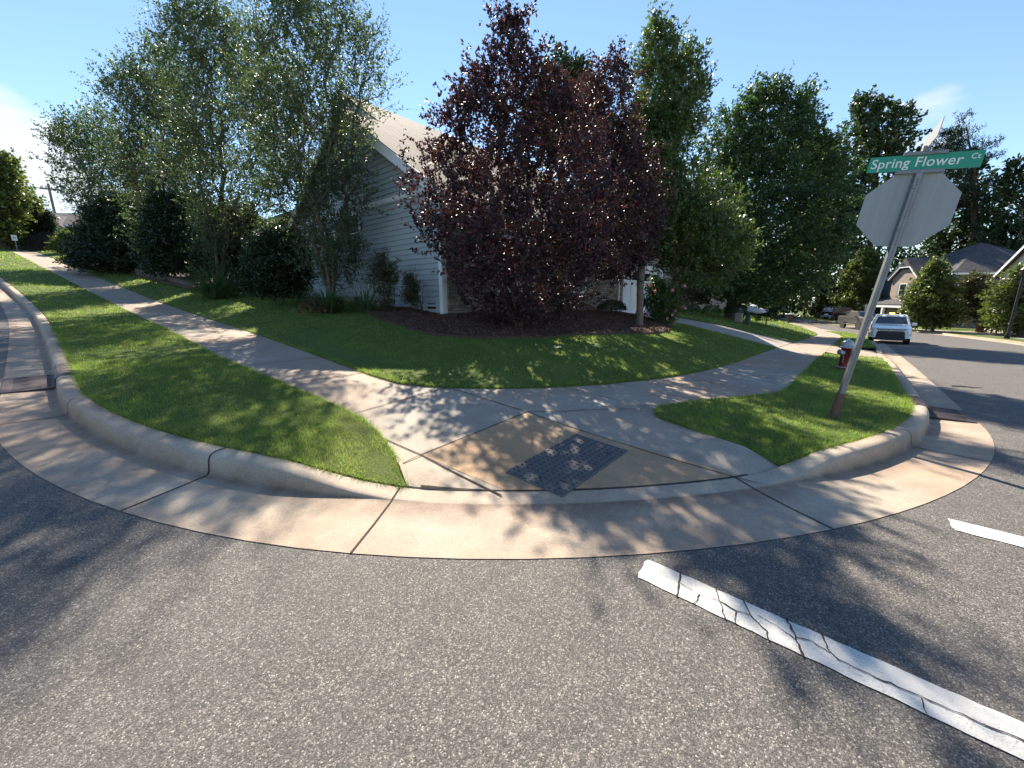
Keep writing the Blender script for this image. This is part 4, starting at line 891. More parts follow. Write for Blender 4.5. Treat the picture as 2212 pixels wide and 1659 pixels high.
# ------------------------------------------------------------------ the corner house
def frame(name, a, b, z, label, cat, group=None, rz=0.): return empty(name, (*W2(a, b), z), ANG + rz, label, cat, group)   # local x = b, y = a
h1 = frame('corner_house', 7.0, 3.85, 0., 'pale siding house with stone front and brown roof on the corner lot', 'house')
PIT, EV, DY, WX = .64, 4.45, 9.6, 10.75
def rake(y): return EV + PIT * min(y, DY - y)
mb = MB(); z = .9; exp = .155
while z < rake(DY / 2) - .05:                                # lapped boards, each proud of the one below at its foot
    z1 = min(z + exp, rake(DY / 2))
    ya = 0.02 if z < 4.42 else (z - EV) / PIT + .03; yb = DY - ya
    ya1 = 0.02 if z1 < 4.42 else (z1 - EV) / PIT + .03; yb1 = DY - ya1
    def board(y0, y1, y2, y3):
        mb.add([(-.034, y0, z), (-.034, y1, z), (-.002, y3, z1), (-.002, y2, z1), (0, y0, z), (0, y1, z)], [(0, 3, 2, 1), (0, 1, 5, 4)])
    if z1 > 1.75 or False: board(ya, yb, ya1, yb1)
    elif z1 > 1.5: board(ya, 2.86, ya1, 2.86)
    z = z1
mb.build('siding', M['siding'], h1)
MB().prism([(.01, .4), (DY - .01, .4), (DY - .01, EV), (DY / 2, rake(DY / 2) - .02), (.01, EV)], 'x', .004, WX - .05).build('wall_core', M['siding'], h1)
MB().box(-.012, .0035, 2.95, DY, .3, 1.70).build('foundation', M['found'], h1)
mb = MB(); mb.box(-.05, .12, -.035, .015, .6, EV + .05); mb.box(-.05, -.0, .0152, .11, .6, EV + .05); mb.box(-.03, 0, 2.93, 3.03, .8, 1.95); mb.box(-.05, 0, DY - .1, DY + .02, .6, EV); mb.box(-.046, 0, .11, DY - .1, 4.52, 4.66)
mb.build('corner_board', M['trim'], h1)
w = MB(); w.box(-.04, -.001, 3.03, 3.99, .85, 2.04).build('crawl_door', M['siding'], h1)
d_ = MB(); d_.box(-.052, -.041, 3.03, 3.10, .85, 2.1); d_.box(-.052, -.041, 3.93, 4.0, .85, 2.1); d_.box(-.052, -.041, 3.1, 3.93, 2.0, 2.1); d_.box(-.052, -.041, 3.1, 3.93, 1.42, 1.47); d_.build('frame', M['trim'], h1.children[-1])
for y in (4.75, 9.0): MB().box(-.02, -.013, y, y + .36, 1.48, 1.66).build('foundation_vent', M['black'], h1)
MB().box(-.02, -.002, .35, .72, 1.30, 1.46).build('foundation_vent', M['black'], h1)
def window(parent, M_, x0, x1, z0, z1, mull=1, rails=1, trim=.09, name='window', fm=None, gm=None):
    """a window in the plane y=0 looking towards -y of matrix M_"""
    fm = fm or M['trim']; f = MB()
    f.box(x0 - trim, x0, -.05, .0, z0 - trim, z1 + trim, M_); f.box(x1, x1 + trim, -.05, .0, z0 - trim, z1 + trim, M_); f.box(x0, x1, -.05, .0, z1, z1 + trim, M_); f.box(x0, x1, -.06, .0, z0 - trim, z0, M_)
    for i in range(1, mull + 1):
        c = x0 + (x1 - x0) * i / (mull + 1); f.box(c - .03, c + .03, -.045, 0, z0, z1, M_)
    for i in range(1, rails + 1):
        c = z0 + (z1 - z0) * i / (rails + 1); f.box(x0, x1, -.035, 0, c - .018, c + .018, M_)
    o = f.build(name, fm, parent); MB().box(x0, x1, -.022, -.018, z0, z1, M_).build('pane', gm or M['glass'], o); return o
MSIDE = Matrix(((0, 1, 0, -.030), (-1, 0, 0, 0), (0, 0, 1, 0), (0, 0, 0, 1)))      # turns local (-y) to (-x): wall along y
window(h1, MSIDE, -6.05, -4.3, 3.24, 4.42, 1, 1, gm=M['screen'])
window(h1, MSIDE, -7.6, -6.2, 5.1, 6.4, 1, 1, gm=M['screen'])
wg = MB(); wg.box(.36, WX, DY + .03, DY + 7.9, 1.9, 5.3)
zq = 1.9
while zq < 5.25: wg.add([(.33, DY + .03, zq), (.33, DY + 7.9, zq), (.359, DY + 7.9, zq + .155), (.359, DY + .03, zq + .155), (.36, DY + .03, zq), (.36, DY + 7.9, zq)], [(0, 3, 2, 1), (0, 1, 5, 4)]); zq += .155
wg.build('rear_wing_wall', M['siding'], h1); MB().box(.37, WX, DY + .03, DY + 7.9, .4, 1.895).build('rear_wing_base', M['brick'], h1)
MB().prism([(0, 5.1), (0, 5.32), (5.55, 7.9), (11.1, 5.32), (11.1, 5.1), (5.55, 7.68)], 'y', DY + .12, DY + 8.2).build('rear_wing_roof', M['roof'], h1)
MB().box(-.03, 0, DY + .13, DY + 8.2, 5.08, 5.3).build('wing_fascia', M['trim'], h1)
rf = MB(); th = .2
rf.prism([(-.42, EV - .27), (DY / 2, EV + PIT * DY / 2 + .02), (DY + .42, EV - .27), (DY + .42, EV - .05), (DY / 2, EV + PIT * DY / 2 + .26), (-.42, EV - .05)], 'x', -.30, WX + 4.2)
rf.prism([(4.6, EV + PIT * 4.6 - .1), (7.6, EV + PIT * 7.6 + .02), (15.6, EV - .6), (15.6, EV - .35), (7.6, EV + PIT * 7.6 + .26), (4.6, EV + PIT * 4.6 + .2595)], 'x', 1.35, WX + 4.19)
roof = rf.build('roof', M['roof'], h1)
MB().prism([(4.4, EV + PIT * 4.4 - .4), (7.6, EV + PIT * 7.6 - .02), (15.2, EV - .3), (15.2, .4), (9.7, .4)], 'x', 1.7, WX - .06).build('upper_gable_wall', M['siding'], h1)
ub = MB(); ub.prism([(4.8, EV + PIT * 4.8 - .1), (7.6, EV + PIT * 7.6 - .12), (7.6, EV + PIT * 7.6 + .2), (4.8, EV + PIT * 4.8 + .2)], 'x', 1.315, 1.348); ub.prism([(7.6, EV + PIT * 7.6 - .12), (15.4, EV - .62), (15.4, EV - .3), (7.6, EV + PIT * 7.6 + .2)], 'x', 1.315, 1.348); ub.build('upper_rake_board', M['trim'], h1)
rb = MB()
for s in (0, 1):
    pts = [(-.44, EV - .36), (DY / 2, EV + PIT * DY / 2 - .1), (DY / 2, EV + PIT * DY / 2 + .2), (-.44, EV - .06)]
    if s: pts = [(DY - y, z) for y, z in pts]
    rb.prism(pts, 'x', -.335, -.302)
rb.box(-.3, WX, -.47, -.422, EV - .36, EV - .1); rb.build('rake_board', M['trim'], h1)
sf = MB(); sf.prism([(-.4, EV - .35), (0, EV - .08), (0, EV - .1), (-.4, EV - .37)], 'x', -.3, WX); sf.build('soffit', M['trim'], h1)
MB().tube([(-.25, -.5, EV - .2), (WX, -.5, EV - .2)], .06, 8).build('gutter', M['trim'], h1)
MB().box(.125, WX, -.10, .0, .3, EV - .1).build('stone_front', M['stone'], h1)
window(h1, Matrix.Translation((0, -.1, 0)), 2.2, 4.0, 1.9, 3.5, 1, 1)
window(h1, Matrix.Translation((0, -.1, 0)), 6.2, 7.6, 1.9, 3.5, 0, 1)
st = MB(); st.box(WX + .003, 11.35, -.06, .3, .3, 3.35); st.box(16.45, 18.05, -.06, .3, .3, 3.35); st.prism([(WX + .003, 3.353), (18.05, 3.353), (18.05, 5.4), (14.4, 7.9), (WX + .003, 5.4)], 'y', -.06, .3)
st.build('garage_front', M['stone'], h1)
MB().box(17.75, 18.05, .303, 7, .3, 5.4).build('garage_side_wall', M['siding'], h1)
gd = MB(); gd.box(11.47, 16.33, .12, .18, .8, 3.12); gdo = gd.build('garage_door', M['trim'], h1)
gx = MB()
for i in range(4):
    x0 = 11.5 + i * 1.21; x1 = x0 + 1.18
    for q in (x0, x1 - .09): gx.box(q, q + .09, .1, .119, .85, 2.45)
    for zz in (.85, 1.6, 2.36): gx.box(x0 + .09, x1 - .09, .1, .119, zz, zz + .09)
    for zz in (.94,):
        gx.add([(x0 + .09, .105, zz), (x0 + .2, .105, zz), (x1 - .09, .105, 1.6), (x1 - .2, .105, 1.6)], [(0, 1, 2, 3)]); gx.add([(x1 - .09, .106, zz), (x1 - .2, .106, zz), (x0 + .09, .106, 1.6), (x0 + .2, .106, 1.6)], [(3, 2, 1, 0)])
gx.build('door_board', M['trim'], gdo)
for i in range(4):
    x0 = 11.6 + i * 1.21; gw = MB()
    gw.box(x0, x0 + .98, .112, .1185, 2.55, 2.95); o = gw.build('door_window', M['glass'], gdo)
fr = MB(); fr.box(11.35, 11.47, -.075, .1, .8, 3.12); fr.box(16.33, 16.45, -.075, .1, .8, 3.12); fr.box(11.35, 16.45, -.075, .1, 3.12, 3.34); fr.build('garage_door_frame', M['trim'], h1)
gr = MB(); gr.prism([(WX - .1, 5.19), (14.4, 7.98), (18.45, 5.19), (18.45, 5.40), (14.4, 8.2), (WX - .1, 5.4)], 'y', -.35, 8.5); gr.build('garage_roof', M['roof'], h1)
er = MB(); er.box(17.6, 18.5, -.36, -.062, 5.16, 5.4); er.prism([(14.4, 7.86), (18.48, 5.05), (18.48, 5.25), (14.4, 8.07)], 'y', -.39, -.352); er.prism([(14.4, 7.86), (10.6, 5.25), (10.6, 5.45), (14.4, 8.07)], 'y', -.39, -.352); er.build('eave_return', M['trim'], h1)
ds = MB(); ds.box(10.66, 10.74, -.19, -.11, 1.02, 4.2); ds.box(10.66, 10.74, -.42, -.11, .92, 1.02); ds.build('downspout', M['trim'], h1)
lt = MB(); lt.box(15.0, 15.16, -.2, -.06, 4.0, 4.35, bev=.02); lt.build('wall_lantern', M['plastic'], h1)

# low block wall on the left
wp = [(29.0, -.16), (27, .18), (25.2, .42), (23.5, .58), (22., .72), (20.9, .95), (20.2, 1.35)]
mb = MB()
for i in range(len(wp) - 1):
    (a0, b0), (a1, b1) = wp[i], wp[i + 1]; A0, A1 = Vector((*W2(a0, b0), 0)), Vector((*W2(a1, b1), 0)); d = (A1 - A0).normalized(); nn = Vector((-d.y, d.x, 0)) * -.26
    z0, z1 = float(lotz(a0, b0)), float(lotz(a1, b1)); V = []
    for P_, zz in ((A0, z0), (A1, z1)): V += [P_ + Vector((0, 0, zz - .1)), P_ + Vector((0, 0, zz + .34)), P_ - nn + Vector((0, 0, zz + .34)), P_ - nn + Vector((0, 0, zz - .1))]
    mb.add(V, [(0, 1, 5, 4), (1, 2, 6, 5), (2, 3, 7, 6), (3, 2, 1, 0), (4, 5, 6, 7)])
tag(mb.build('block_retaining_wall', M['block']), 'low dark block retaining wall edging the mulch under the trees', 'wall')

# ------------------------------------------------------------------ other houses
def house(name, ox, oy, oz, rot, L, D, eave, pitch, wall, roofm, label, hip=False, wins=(), side_wins=(), gable_front=False, trim=None):
    """front on y=0 facing -y, running from x=-L to 0"""
    h = empty(name, (ox, oy, oz), rot, label, 'house'); trim = trim or M['trim']
    if gable_front: MB().prism([(-L, -.6), (0, -.6), (0, eave), (-L / 2, eave + pitch * L / 2), (-L, eave)], 'y', 0, D).build('wall', wall, h)
    elif hip: MB().box(-L, 0, 0, D, -.6, eave).build('wall', wall, h)
    else: MB().prism([(0, -.6), (D, -.6), (D, eave), (D / 2, eave + pitch * D / 2), (0, eave)], 'x', -L, 0).build('wall', wall, h)
    o = .4; r_ = MB()
    if hip:
        k = min(L, D) / 2; z0, z1 = eave, eave + pitch * (k + o)
        V = [(-L - o, -o, z0), (o, -o, z0), (o, D + o, z0), (-L - o, D + o, z0)]
        V += [(-L + k, k, z1), (-k, k, z1)] if L >= D else [(-L / 2, k, z1), (-L / 2, D - k, z1)]
        F = [(0, 1, 5, 4), (1, 2, 5), (2, 3, 4, 5), (3, 0, 4)] if L >= D else [(0, 1, 4), (1, 2, 5, 4), (2, 3, 5), (3, 0, 4, 5)]
        r_.add(V, F + [(3, 2, 1, 0)])
        f = MB(); f.box(-L - o, o, -o - .03, -o, z0 - .18, z0 + .02); f.box(o, o + .03, -o, D + o, z0 - .18, z0 + .02); f.build('fascia', trim, h)
    elif gable_front:
        e = eave - pitch * o; t = eave + pitch * L / 2
        r_.prism([(-L - o, e), (-L / 2, t), (o, e), (o, e + .2), (-L / 2, t + .2), (-L - o, e + .2)], 'y', -o, D + o)
        f = MB(); f.prism([(-L - o, e - .12), (-L / 2, t - .12), (-L / 2, t + .16), (-L - o, e + .16)], 'y', -o - .04, -o - .003); f.prism([(o, e - .12), (-L / 2, t - .12), (-L / 2, t + .16), (o, e + .16)], 'y', -o - .04, -o - .003); f.build('rake_board', trim, h)
    else:
        e = eave - pitch * o; t = eave + pitch * D / 2
        r_.prism([(-o, e), (D / 2, t), (D + o, e), (D + o, e + .2), (D / 2, t + .2), (-o, e + .2)], 'x', -L - o, o)
        f = MB(); f.box(-L - o, o, -o - .04, -o - .003, e - .1, e + .18); f.build('fascia', trim, h)
    r_.build('roof', roofm, h)
    for x0, x1, z0, z1 in wins: window(h, Matrix.Identity(4), x0, x1, z0, z1, 0, 1, .08)
    MX = Matrix(((0, -1, 0, 0), (1, 0, 0, 0), (0, 0, 1, 0), (0, 0, 0, 1)))
    for y0, y1, z0, z1 in side_wins: window(h, MX, y0, y1, z0, z1, 0, 1, .08)
    return h
h2 = frame('neighbour_house', 9.6, 51.8, 0., 'neighbour house with a white garage door half hidden by the big maple', 'house', rz=0)
MB().box(-21, 0, 0, 11, -1, 4.2).build('wall', M['brick'], h2)
MB().prism([(-.4, 4.0), (5.5, 7.6), (11.4, 4.0), (11.4, 4.2), (5.5, 7.8), (-.4, 4.2)], 'x', -21.4, .4).build('roof', M['roofgrey'], h2)
o = MB().box(-3.9, -.7, -.04, -.005, -.1, 2.2).build('garage_door', M['trim'], h2)
g = MB(); g.box(-4.05, -3.9, -.06, 0, -.1, 2.35); g.box(-.7, -.55, -.06, 0, -.1, 2.35); g.box(-3.9, -.7, -.06, 0, 2.2, 2.35); g.build('frame', M['trim'], o)
for x in (-8, -12, -16): window(h2, Matrix.Identity(4), x, x + 1.1, 1.3, 2.8, 0, 1)

h3 = house('grey_roof_house', 51.6, 47.6, -1.75, R(-104), 12.5, 12, 6.25, .62, M['navy'], M['roofgrey'], 'dark blue sided house with hipped grey roof and a brick gable, behind the court', True, side_wins=((2.2, 3.2, 3.7, 5.2), (4.6, 5.7, 4.6, 5.6), (3.4, 4.4, 1.0, 2.4)))
b_ = MB(); b_.prism([(-8.4, -.5), (-3.6, -.5), (-3.6, 6.0), (-5.2, 7.1), (-6.8, 7.1), (-8.4, 6.0)], 'y', -1.2, -.003); b_.build('brick_gable', M['brick'], h3)
g = MB(); g.prism([(-8.8, 5.75), (-6.9, 7.3), (-5.1, 7.3), (-3.2, 5.75), (-3.2, 5.95), (-5.0, 7.5), (-7.0, 7.5), (-8.8, 5.95)], 'y', -1.55, -1.38); g.build('gable_trim', M['trim'], h3)
g = MB(); g.prism([(-8.9, 5.97), (-7.0, 7.52), (-5.0, 7.52), (-3.1, 5.97), (-3.1, 6.1), (-4.95, 7.65), (-6, 8.6), (-7.05, 7.65), (-8.9, 6.1)], 'y', -1.6, 3.2); g.build('gable_roof', M['roofgrey'], h3)
window(h3, Matrix.Translation((0, -1.2, 0)), -6.6, -5.4, 3.7, 5.2, 0, 1, .1)
for x0 in (-7.15, -5.28): MB().box(x0, x0 + .43, -1.24, -1.203, 3.6, 5.3).build('shutter', M['alum'], h3)
g = MB(); g.prism([(-2.8, 2.65), (-1.2, 3.3), (-1.2, 3.15), (-2.8, 2.5)], 'x', -11, -2.6); g.build('porch_roof', M['roofgrey'], h3)
g = MB(); g.box(-11, -2.6, -2.78, -2.6, 2.2, 2.5); g.build('porch_beam', M['trim'], h3)
for x in (-10.6, -6.9, -3.1):
    o = MB().box(x, x + .5, -2.85, -2.35, -.4, .9).build('porch_pillar', M['brick'], h3); MB().box(x + .1, x + .4, -2.75, -2.45, .9, 2.2).build('post', M['trim'], o)
h4 = house('cream_house', 44.4, 31.8, -1.7, R(-113.7), 9, 12, 5.5, .82, M['cream'], M['roofgrey'], 'cream sided house with a steep white edged gable at the right edge', gable_front=True, wins=((-7.6, -6.4, 3.4, 5.0), (-4.2, -3, 3.4, 5.0), (-7.4, -6.2, .8, 2.4)))
h5 = house('hilltop_house', -50, 53.5, 5.4, R(6), 12.5, 10, 5.3, .42, M['siding'], M['roofgrey'], 'blue grey house with a low grey gable at the top of the left street', wins=((-11.5, -10.4, 1, 2.6), (-9.3, -8.2, 1, 2.6)))
g = MB(); g.prism([(-11.2, 4.8), (-8.6, 6.5), (-6, 4.8)], 'y', -.9, -.05); g.build('front_gable', M['siding'], h5)
g = MB(); g.prism([(-11.6, 4.6), (-8.6, 6.56), (-5.6, 4.6), (-5.6, 4.8), (-8.6, 6.76), (-11.6, 4.8)], 'y', -1.3, 4.5); g.build('gable_roof', M['roofgrey'], h5)

# ------------------------------------------------------------------ signs, hydrant, drains, tactile mat
sx, sy = W2(-2.03, 2.66)
sign = empty('stop_sign_post', (sx, sy, .155), ANG, 'leaning steel sign post with a blank octagonal back and a green street name blade', 'street sign'); sign.rotation_euler = (R(6.9), 0, ANG)
MP = Matrix.Rotation(R(24), 4, 'Z')
post = MB().box(-.029, .029, -.029, .029, -.3, 2.765, MP, .004).build('post', M['galv'], sign)
hm = MB()
for i in range(102):
    z = .42 + i * .0225
    hm.add([(-.0298, .0055 * math.cos(q), z + .0055 * math.sin(q)) for q in [2 * math.pi * k / 6 for k in range(6)]], [tuple(range(6))], MP)
hm.build('hole', M['black'], post)
mb = MB(); mb.box(-.037, -.0295, -.037, .037, -.3, .30, MP); mb.box(-.0294, .036, .0295, .037, -.3, .30, MP); mb.box(-.0294, .036, -.037, -.0295, -.3, .30, MP); mb.build('base_sleeve', M['rust'], sign)
oc = [(.395 * math.cos(R(22.5 + 45 * k)) * 1.04, 2.41 + .395 * math.sin(R(22.5 + 45 * k)) * 1.04) for k in range(8)]
pl = MB().prism(oc, 'x', .037, .041).build('octagon_plate', M['alum'], sign)
MB().prism([(y * .95, 2.41 + (z - 2.41) * .95) for y, z in oc], 'x', .0412, .0425).build('red_face', M['red'], pl)
for z in (2.62, 2.2): MB().lathe([(.014, -.052), (.014, -.036), (.008, -.03)], 8, Matrix.Translation((0, 0, z)), 'x').build('bolt', M['galv'], sign)
bl = MB().prism([(-.435, 2.79), (.435, 2.79), (.435, 2.945), (-.435, 2.945)], 'x', -.003, .003).build('street_name_blade', M['green'], sign)
def text_mesh(body, size, parent, M_, mat, name='lettering'):
    cu = bpy.data.curves.new('t', 'FONT'); cu.body = body; cu.size = size; cu.extrude = .0006; cu.offset = .0011; cu.space_character = 1.06
    o = bpy.data.objects.new('t', cu); COL.objects.link(o); bpy.context.view_layer.update()
    me = bpy.data.meshes.new_from_object(o.evaluated_get(bpy.context.evaluated_depsgraph_get())); bpy.data.objects.remove(o)
    me.materials.clear(); me.transform(M_); q = link(name, me, mat, parent); return q
TM = Matrix(((0, 0, -1, -.0042), (-1, 0, 0, 0), (0, 1, 0, 0), (0, 0, 0, 1)))        # text x -> -y, text y -> z, normal -> -x
def at_t(y, z, sxx=1.): return Matrix.Translation((0, y, z)) @ TM @ Matrix.Diagonal((sxx, 1, 1, 1))
text_mesh('Spring Flower', .132, bl, at_t(.412, 2.829, .90), M['signwhite'])
text_mesh('Ct', .068, bl, at_t(-.345, 2.872, .9), M['signwhite'])
g = MB(); g.box(-.016, .016, -.19, .19, 2.758, 2.80, bev=.004); g.box(-.016, .016, -.17, .17, 2.935, 2.972, bev=.004); g.box(-.02, .02, -.03, .03, 2.97, 3.02); g.build('blade_bracket', M['galv'], sign)
MB().box(-.41, .41, -.003, .003, 3.0, 3.16, Matrix.Rotation(R(5), 4, 'Z')).build('cross_street_blade', M['alum'], sign)

hx, hy = W2(-1.99, 8.72); hz = float(T(-1.99, 8.72)) + .19
hyd = empty('fire_hydrant', (hx, hy, hz), ANG + R(150), 'red fire hydrant with silver bonnet and caps on the grass verge', 'fire hydrant')
MB().lathe([(.15, -.05), (.15, .03), (.112, .035), (.106, .08), (.104, .47), (.118, .49), (.118, .50)], 20).build('barrel', M['red'], hyd, True)
MB().lathe([(.158, .032), (.158, .05), (.12, .052)], 20).build('base_flange', M['silver'], hyd, True)
MB().lathe([(.165, .50), (.165, .53), (.13, .535), (.122, .60), (.098, .655), (.05, .685), (.028, .69), (.028, .735), (.018, .74)], 20).build('bonnet', M['silver'], hyd, True)
for ang in (0, 90, 270):
    q = MB().lathe([(.055, .10), (.055, .135), (.062, .137), (.062, .165), (.05, .172), (.02, .174), (.02, .195), (.012, .197)], 14, Matrix.Translation((0, 0, .385)) @ Matrix.Rotation(R(ang), 4, 'Z'), 'x').build('nozzle_cap', M['silver'], hyd, True)
ch = MB()
for i in range(11):
    t = i / 10; ch.box(.125 + .01 * math.sin(i), .14 + .01 * math.sin(i), .035 - .008, .035 + .008, .31 - .16 * t, .322 - .16 * t)
ch.build('chain', M['silver'], hyd)

tm = frame('tactile_paving_mat', 0, 0, 0., 'dark studded tactile mat set in the kerb ramp', 'tactile mat')
pl = MB(); na, nb = 8, 14
va = [[(-.475 + .63 * i / na, -1.11 + 1.215 * j / nb) for j in range(nb + 1)] for i in range(na + 1)]
for i in range(na):
    for j in range(nb):
        c = [va[i][j], va[i][j + 1], va[i + 1][j + 1], va[i + 1][j]]; pl.add([(b, a, float(walkz(a, b)) + .012) for a, b in c], [(0, 1, 2, 3)])
loop = [va[i][0] for i in range(na + 1)] + [va[na][j] for j in range(1, nb + 1)] + [va[i][nb] for i in range(na - 1, -1, -1)] + [va[0][j] for j in range(nb - 1, 0, -1)]
for i in range(len(loop)):
    (a0, b0), (a1, b1) = loop[i], loop[(i + 1) % len(loop)]; z0, z1 = float(walkz(a0, b0)) + .012, float(walkz(a1, b1)) + .012
    pl.add([(b0, a0, z0), (b1, a1, z1), (b1, a1, z1 - .03), (b0, a0, z0 - .03)], [(0, 1, 2, 3)])
pl.build('plate', M['mat'], tm)
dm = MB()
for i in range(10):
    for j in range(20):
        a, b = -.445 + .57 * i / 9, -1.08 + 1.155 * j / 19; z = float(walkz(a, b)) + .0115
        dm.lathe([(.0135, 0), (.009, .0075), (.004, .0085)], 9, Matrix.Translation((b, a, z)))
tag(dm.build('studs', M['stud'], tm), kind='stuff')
for a, b in ((-.35, -.9), (-.35, -.1), (.06, -.9), (.06, -.1), (-.15, -.5), (-.15, -.98)): MB().lathe([(.02, 0), (.019, .0015)], 10, Matrix.Translation((b, a, float(walkz(a, b)) + .0122))).build('bolt', M['plastic'], tm)

def storm_drain(a, b, road_dir, along, label):
    """grate in the gutter and a cast hood in the kerb; road_dir: unit vector to the road, along: unit vector along the kerb"""
    rd, al = Vector((*road_dir, 0)), Vector((*along, 0)); zg = float(T(a, b)); o = Vector((*W2(a, b), zg))
    X = Vector((rd.y * cA - rd.x * sA, rd.y * sA + rd.x * cA, 0)); Y = Vector((al.y * cA - al.x * sA, al.y * sA + al.x * cA, 0))
    root = empty('storm_drain', o, 0, label, 'storm drain', 'storm drains in the gutter')
    sl = (float(T(a + along[0] * .45, b + along[1] * .45)) - float(T(a - along[0] * .45, b - along[1] * .45))) / .9
    Mx = Matrix(((X.x, Y.x, 0, 0), (X.y, Y.y, 0, 0), (0, sl, 1, 0), (0, 0, 0, 1)))
    MB().box(.19, .65, -.44, .44, -.02, .0295, Mx).build('pit', M['black'], root)
    f = MB(); f.box(.18, .66, -.46, -.415, .0, .034, Mx); f.box(.18, .66, .415, .46, .0, .034, Mx); f.box(.18, .225, -.415, .415, .0, .034, Mx); f.box(.57, .66, -.415, .415, .0, .034, Mx)
    f.build('grate_frame', M['iron'], root)
    bars = MB(); n = 15
    for i in range(n):
        y = -.40 + .80 * i / (n - 1); sk = .05; bars.add([(.225, y - .013 - sk, .031), (.57, y - .013 + sk, .031), (.57, y + .013 + sk, .031), (.225, y + .013 - sk, .031), (.225, y - .013 - sk, .0), (.57, y - .013 + sk, .0), (.57, y + .013 + sk, .0), (.225, y + .013 - sk, .0)], [(0, 1, 2, 3), (4, 5, 1, 0), (6, 7, 3, 2)], Mx)
    bars.build('grate_bar', M['iron'], root)
    h = MB(); h.prism([(-.02, -.05), (-.02, .178), (.10, .182), (.15, .172), (.185, .14), (.19, .10), (.19, .085), (.02, .08)], 'y', -.46, .46, Mx); h.build('hood', M['iron'], root)
    MB().prism([(.03, -.02), (.188, -.02), (.188, .085), (.03, .085)], 'y', -.43, .43, Mx).build('inlet_opening', M['black'], root)
    rb = MB()
    for y in (-.3, -.1, .1, .3): rb.box(.0, .09, y - .06, y + .06, .1825, .186, Mx)
    rb.build('raised_pattern', M['iron'], root)
storm_drain(6.45, KB - RC + float(sK(6.45) - sK(KA)), (0, -1), (1, 0), 'rusty gutter grate with cast kerb hood on the left street')
storm_drain(KA - RC, 5.0, (-1, 0), (0, 1), 'shaded gutter grate with cast kerb hood on the court beside the sign')

# ------------------------------------------------------------------ vehicles
def wheel(parent, x, y, r, w, side):
    Mw = Matrix.Translation((x, y, r)); t = MB().lathe([(r * .62, -w / 2), (r * .93, -w / 2), (r, -w * .35), (r, w * .35), (r * .93, w / 2), (r * .62, w / 2)], 22, Mw, 'y')
    o = t.build('wheel', M['tyre'], parent, False)
    s = side; rim = MB().lathe([(r * .60, 0), (r * .60, w * .42), (r * .5, w * .36), (r * .18, w * .44), (.03, w * .45)] if s > 0 else [(.03, -w * .45), (r * .18, -w * .44), (r * .5, -w * .36), (r * .60, -w * .42), (r * .60, 0)], 16, Mw, 'y')
    rim.build('rim', M['rim'], o, True); return o
def ring(x, hw, z0, zs, z1, tw=None, br=.12):
    tw = tw or hw * .86; h = [(hw - .1, z0), (hw, z0 + br), (hw, zs), (hw - .03, (zs + z1) / 2 + .02), (tw, z1)]
    return [(x, y, z) for y, z in h] + [(x, -y, z) for y, z in reversed(h)]
def quad(mb, p, t=.012):
    p = [Vector(q) for q in p]; n = (p[1] - p[0]).cross(p[2] - p[0]).normalized() * t; mb.add(p + [q + n for q in p], [(4, 5, 6, 7), (0, 1, 5, 4), (1, 2, 6, 5), (2, 3, 7, 6), (3, 0, 4, 7)])
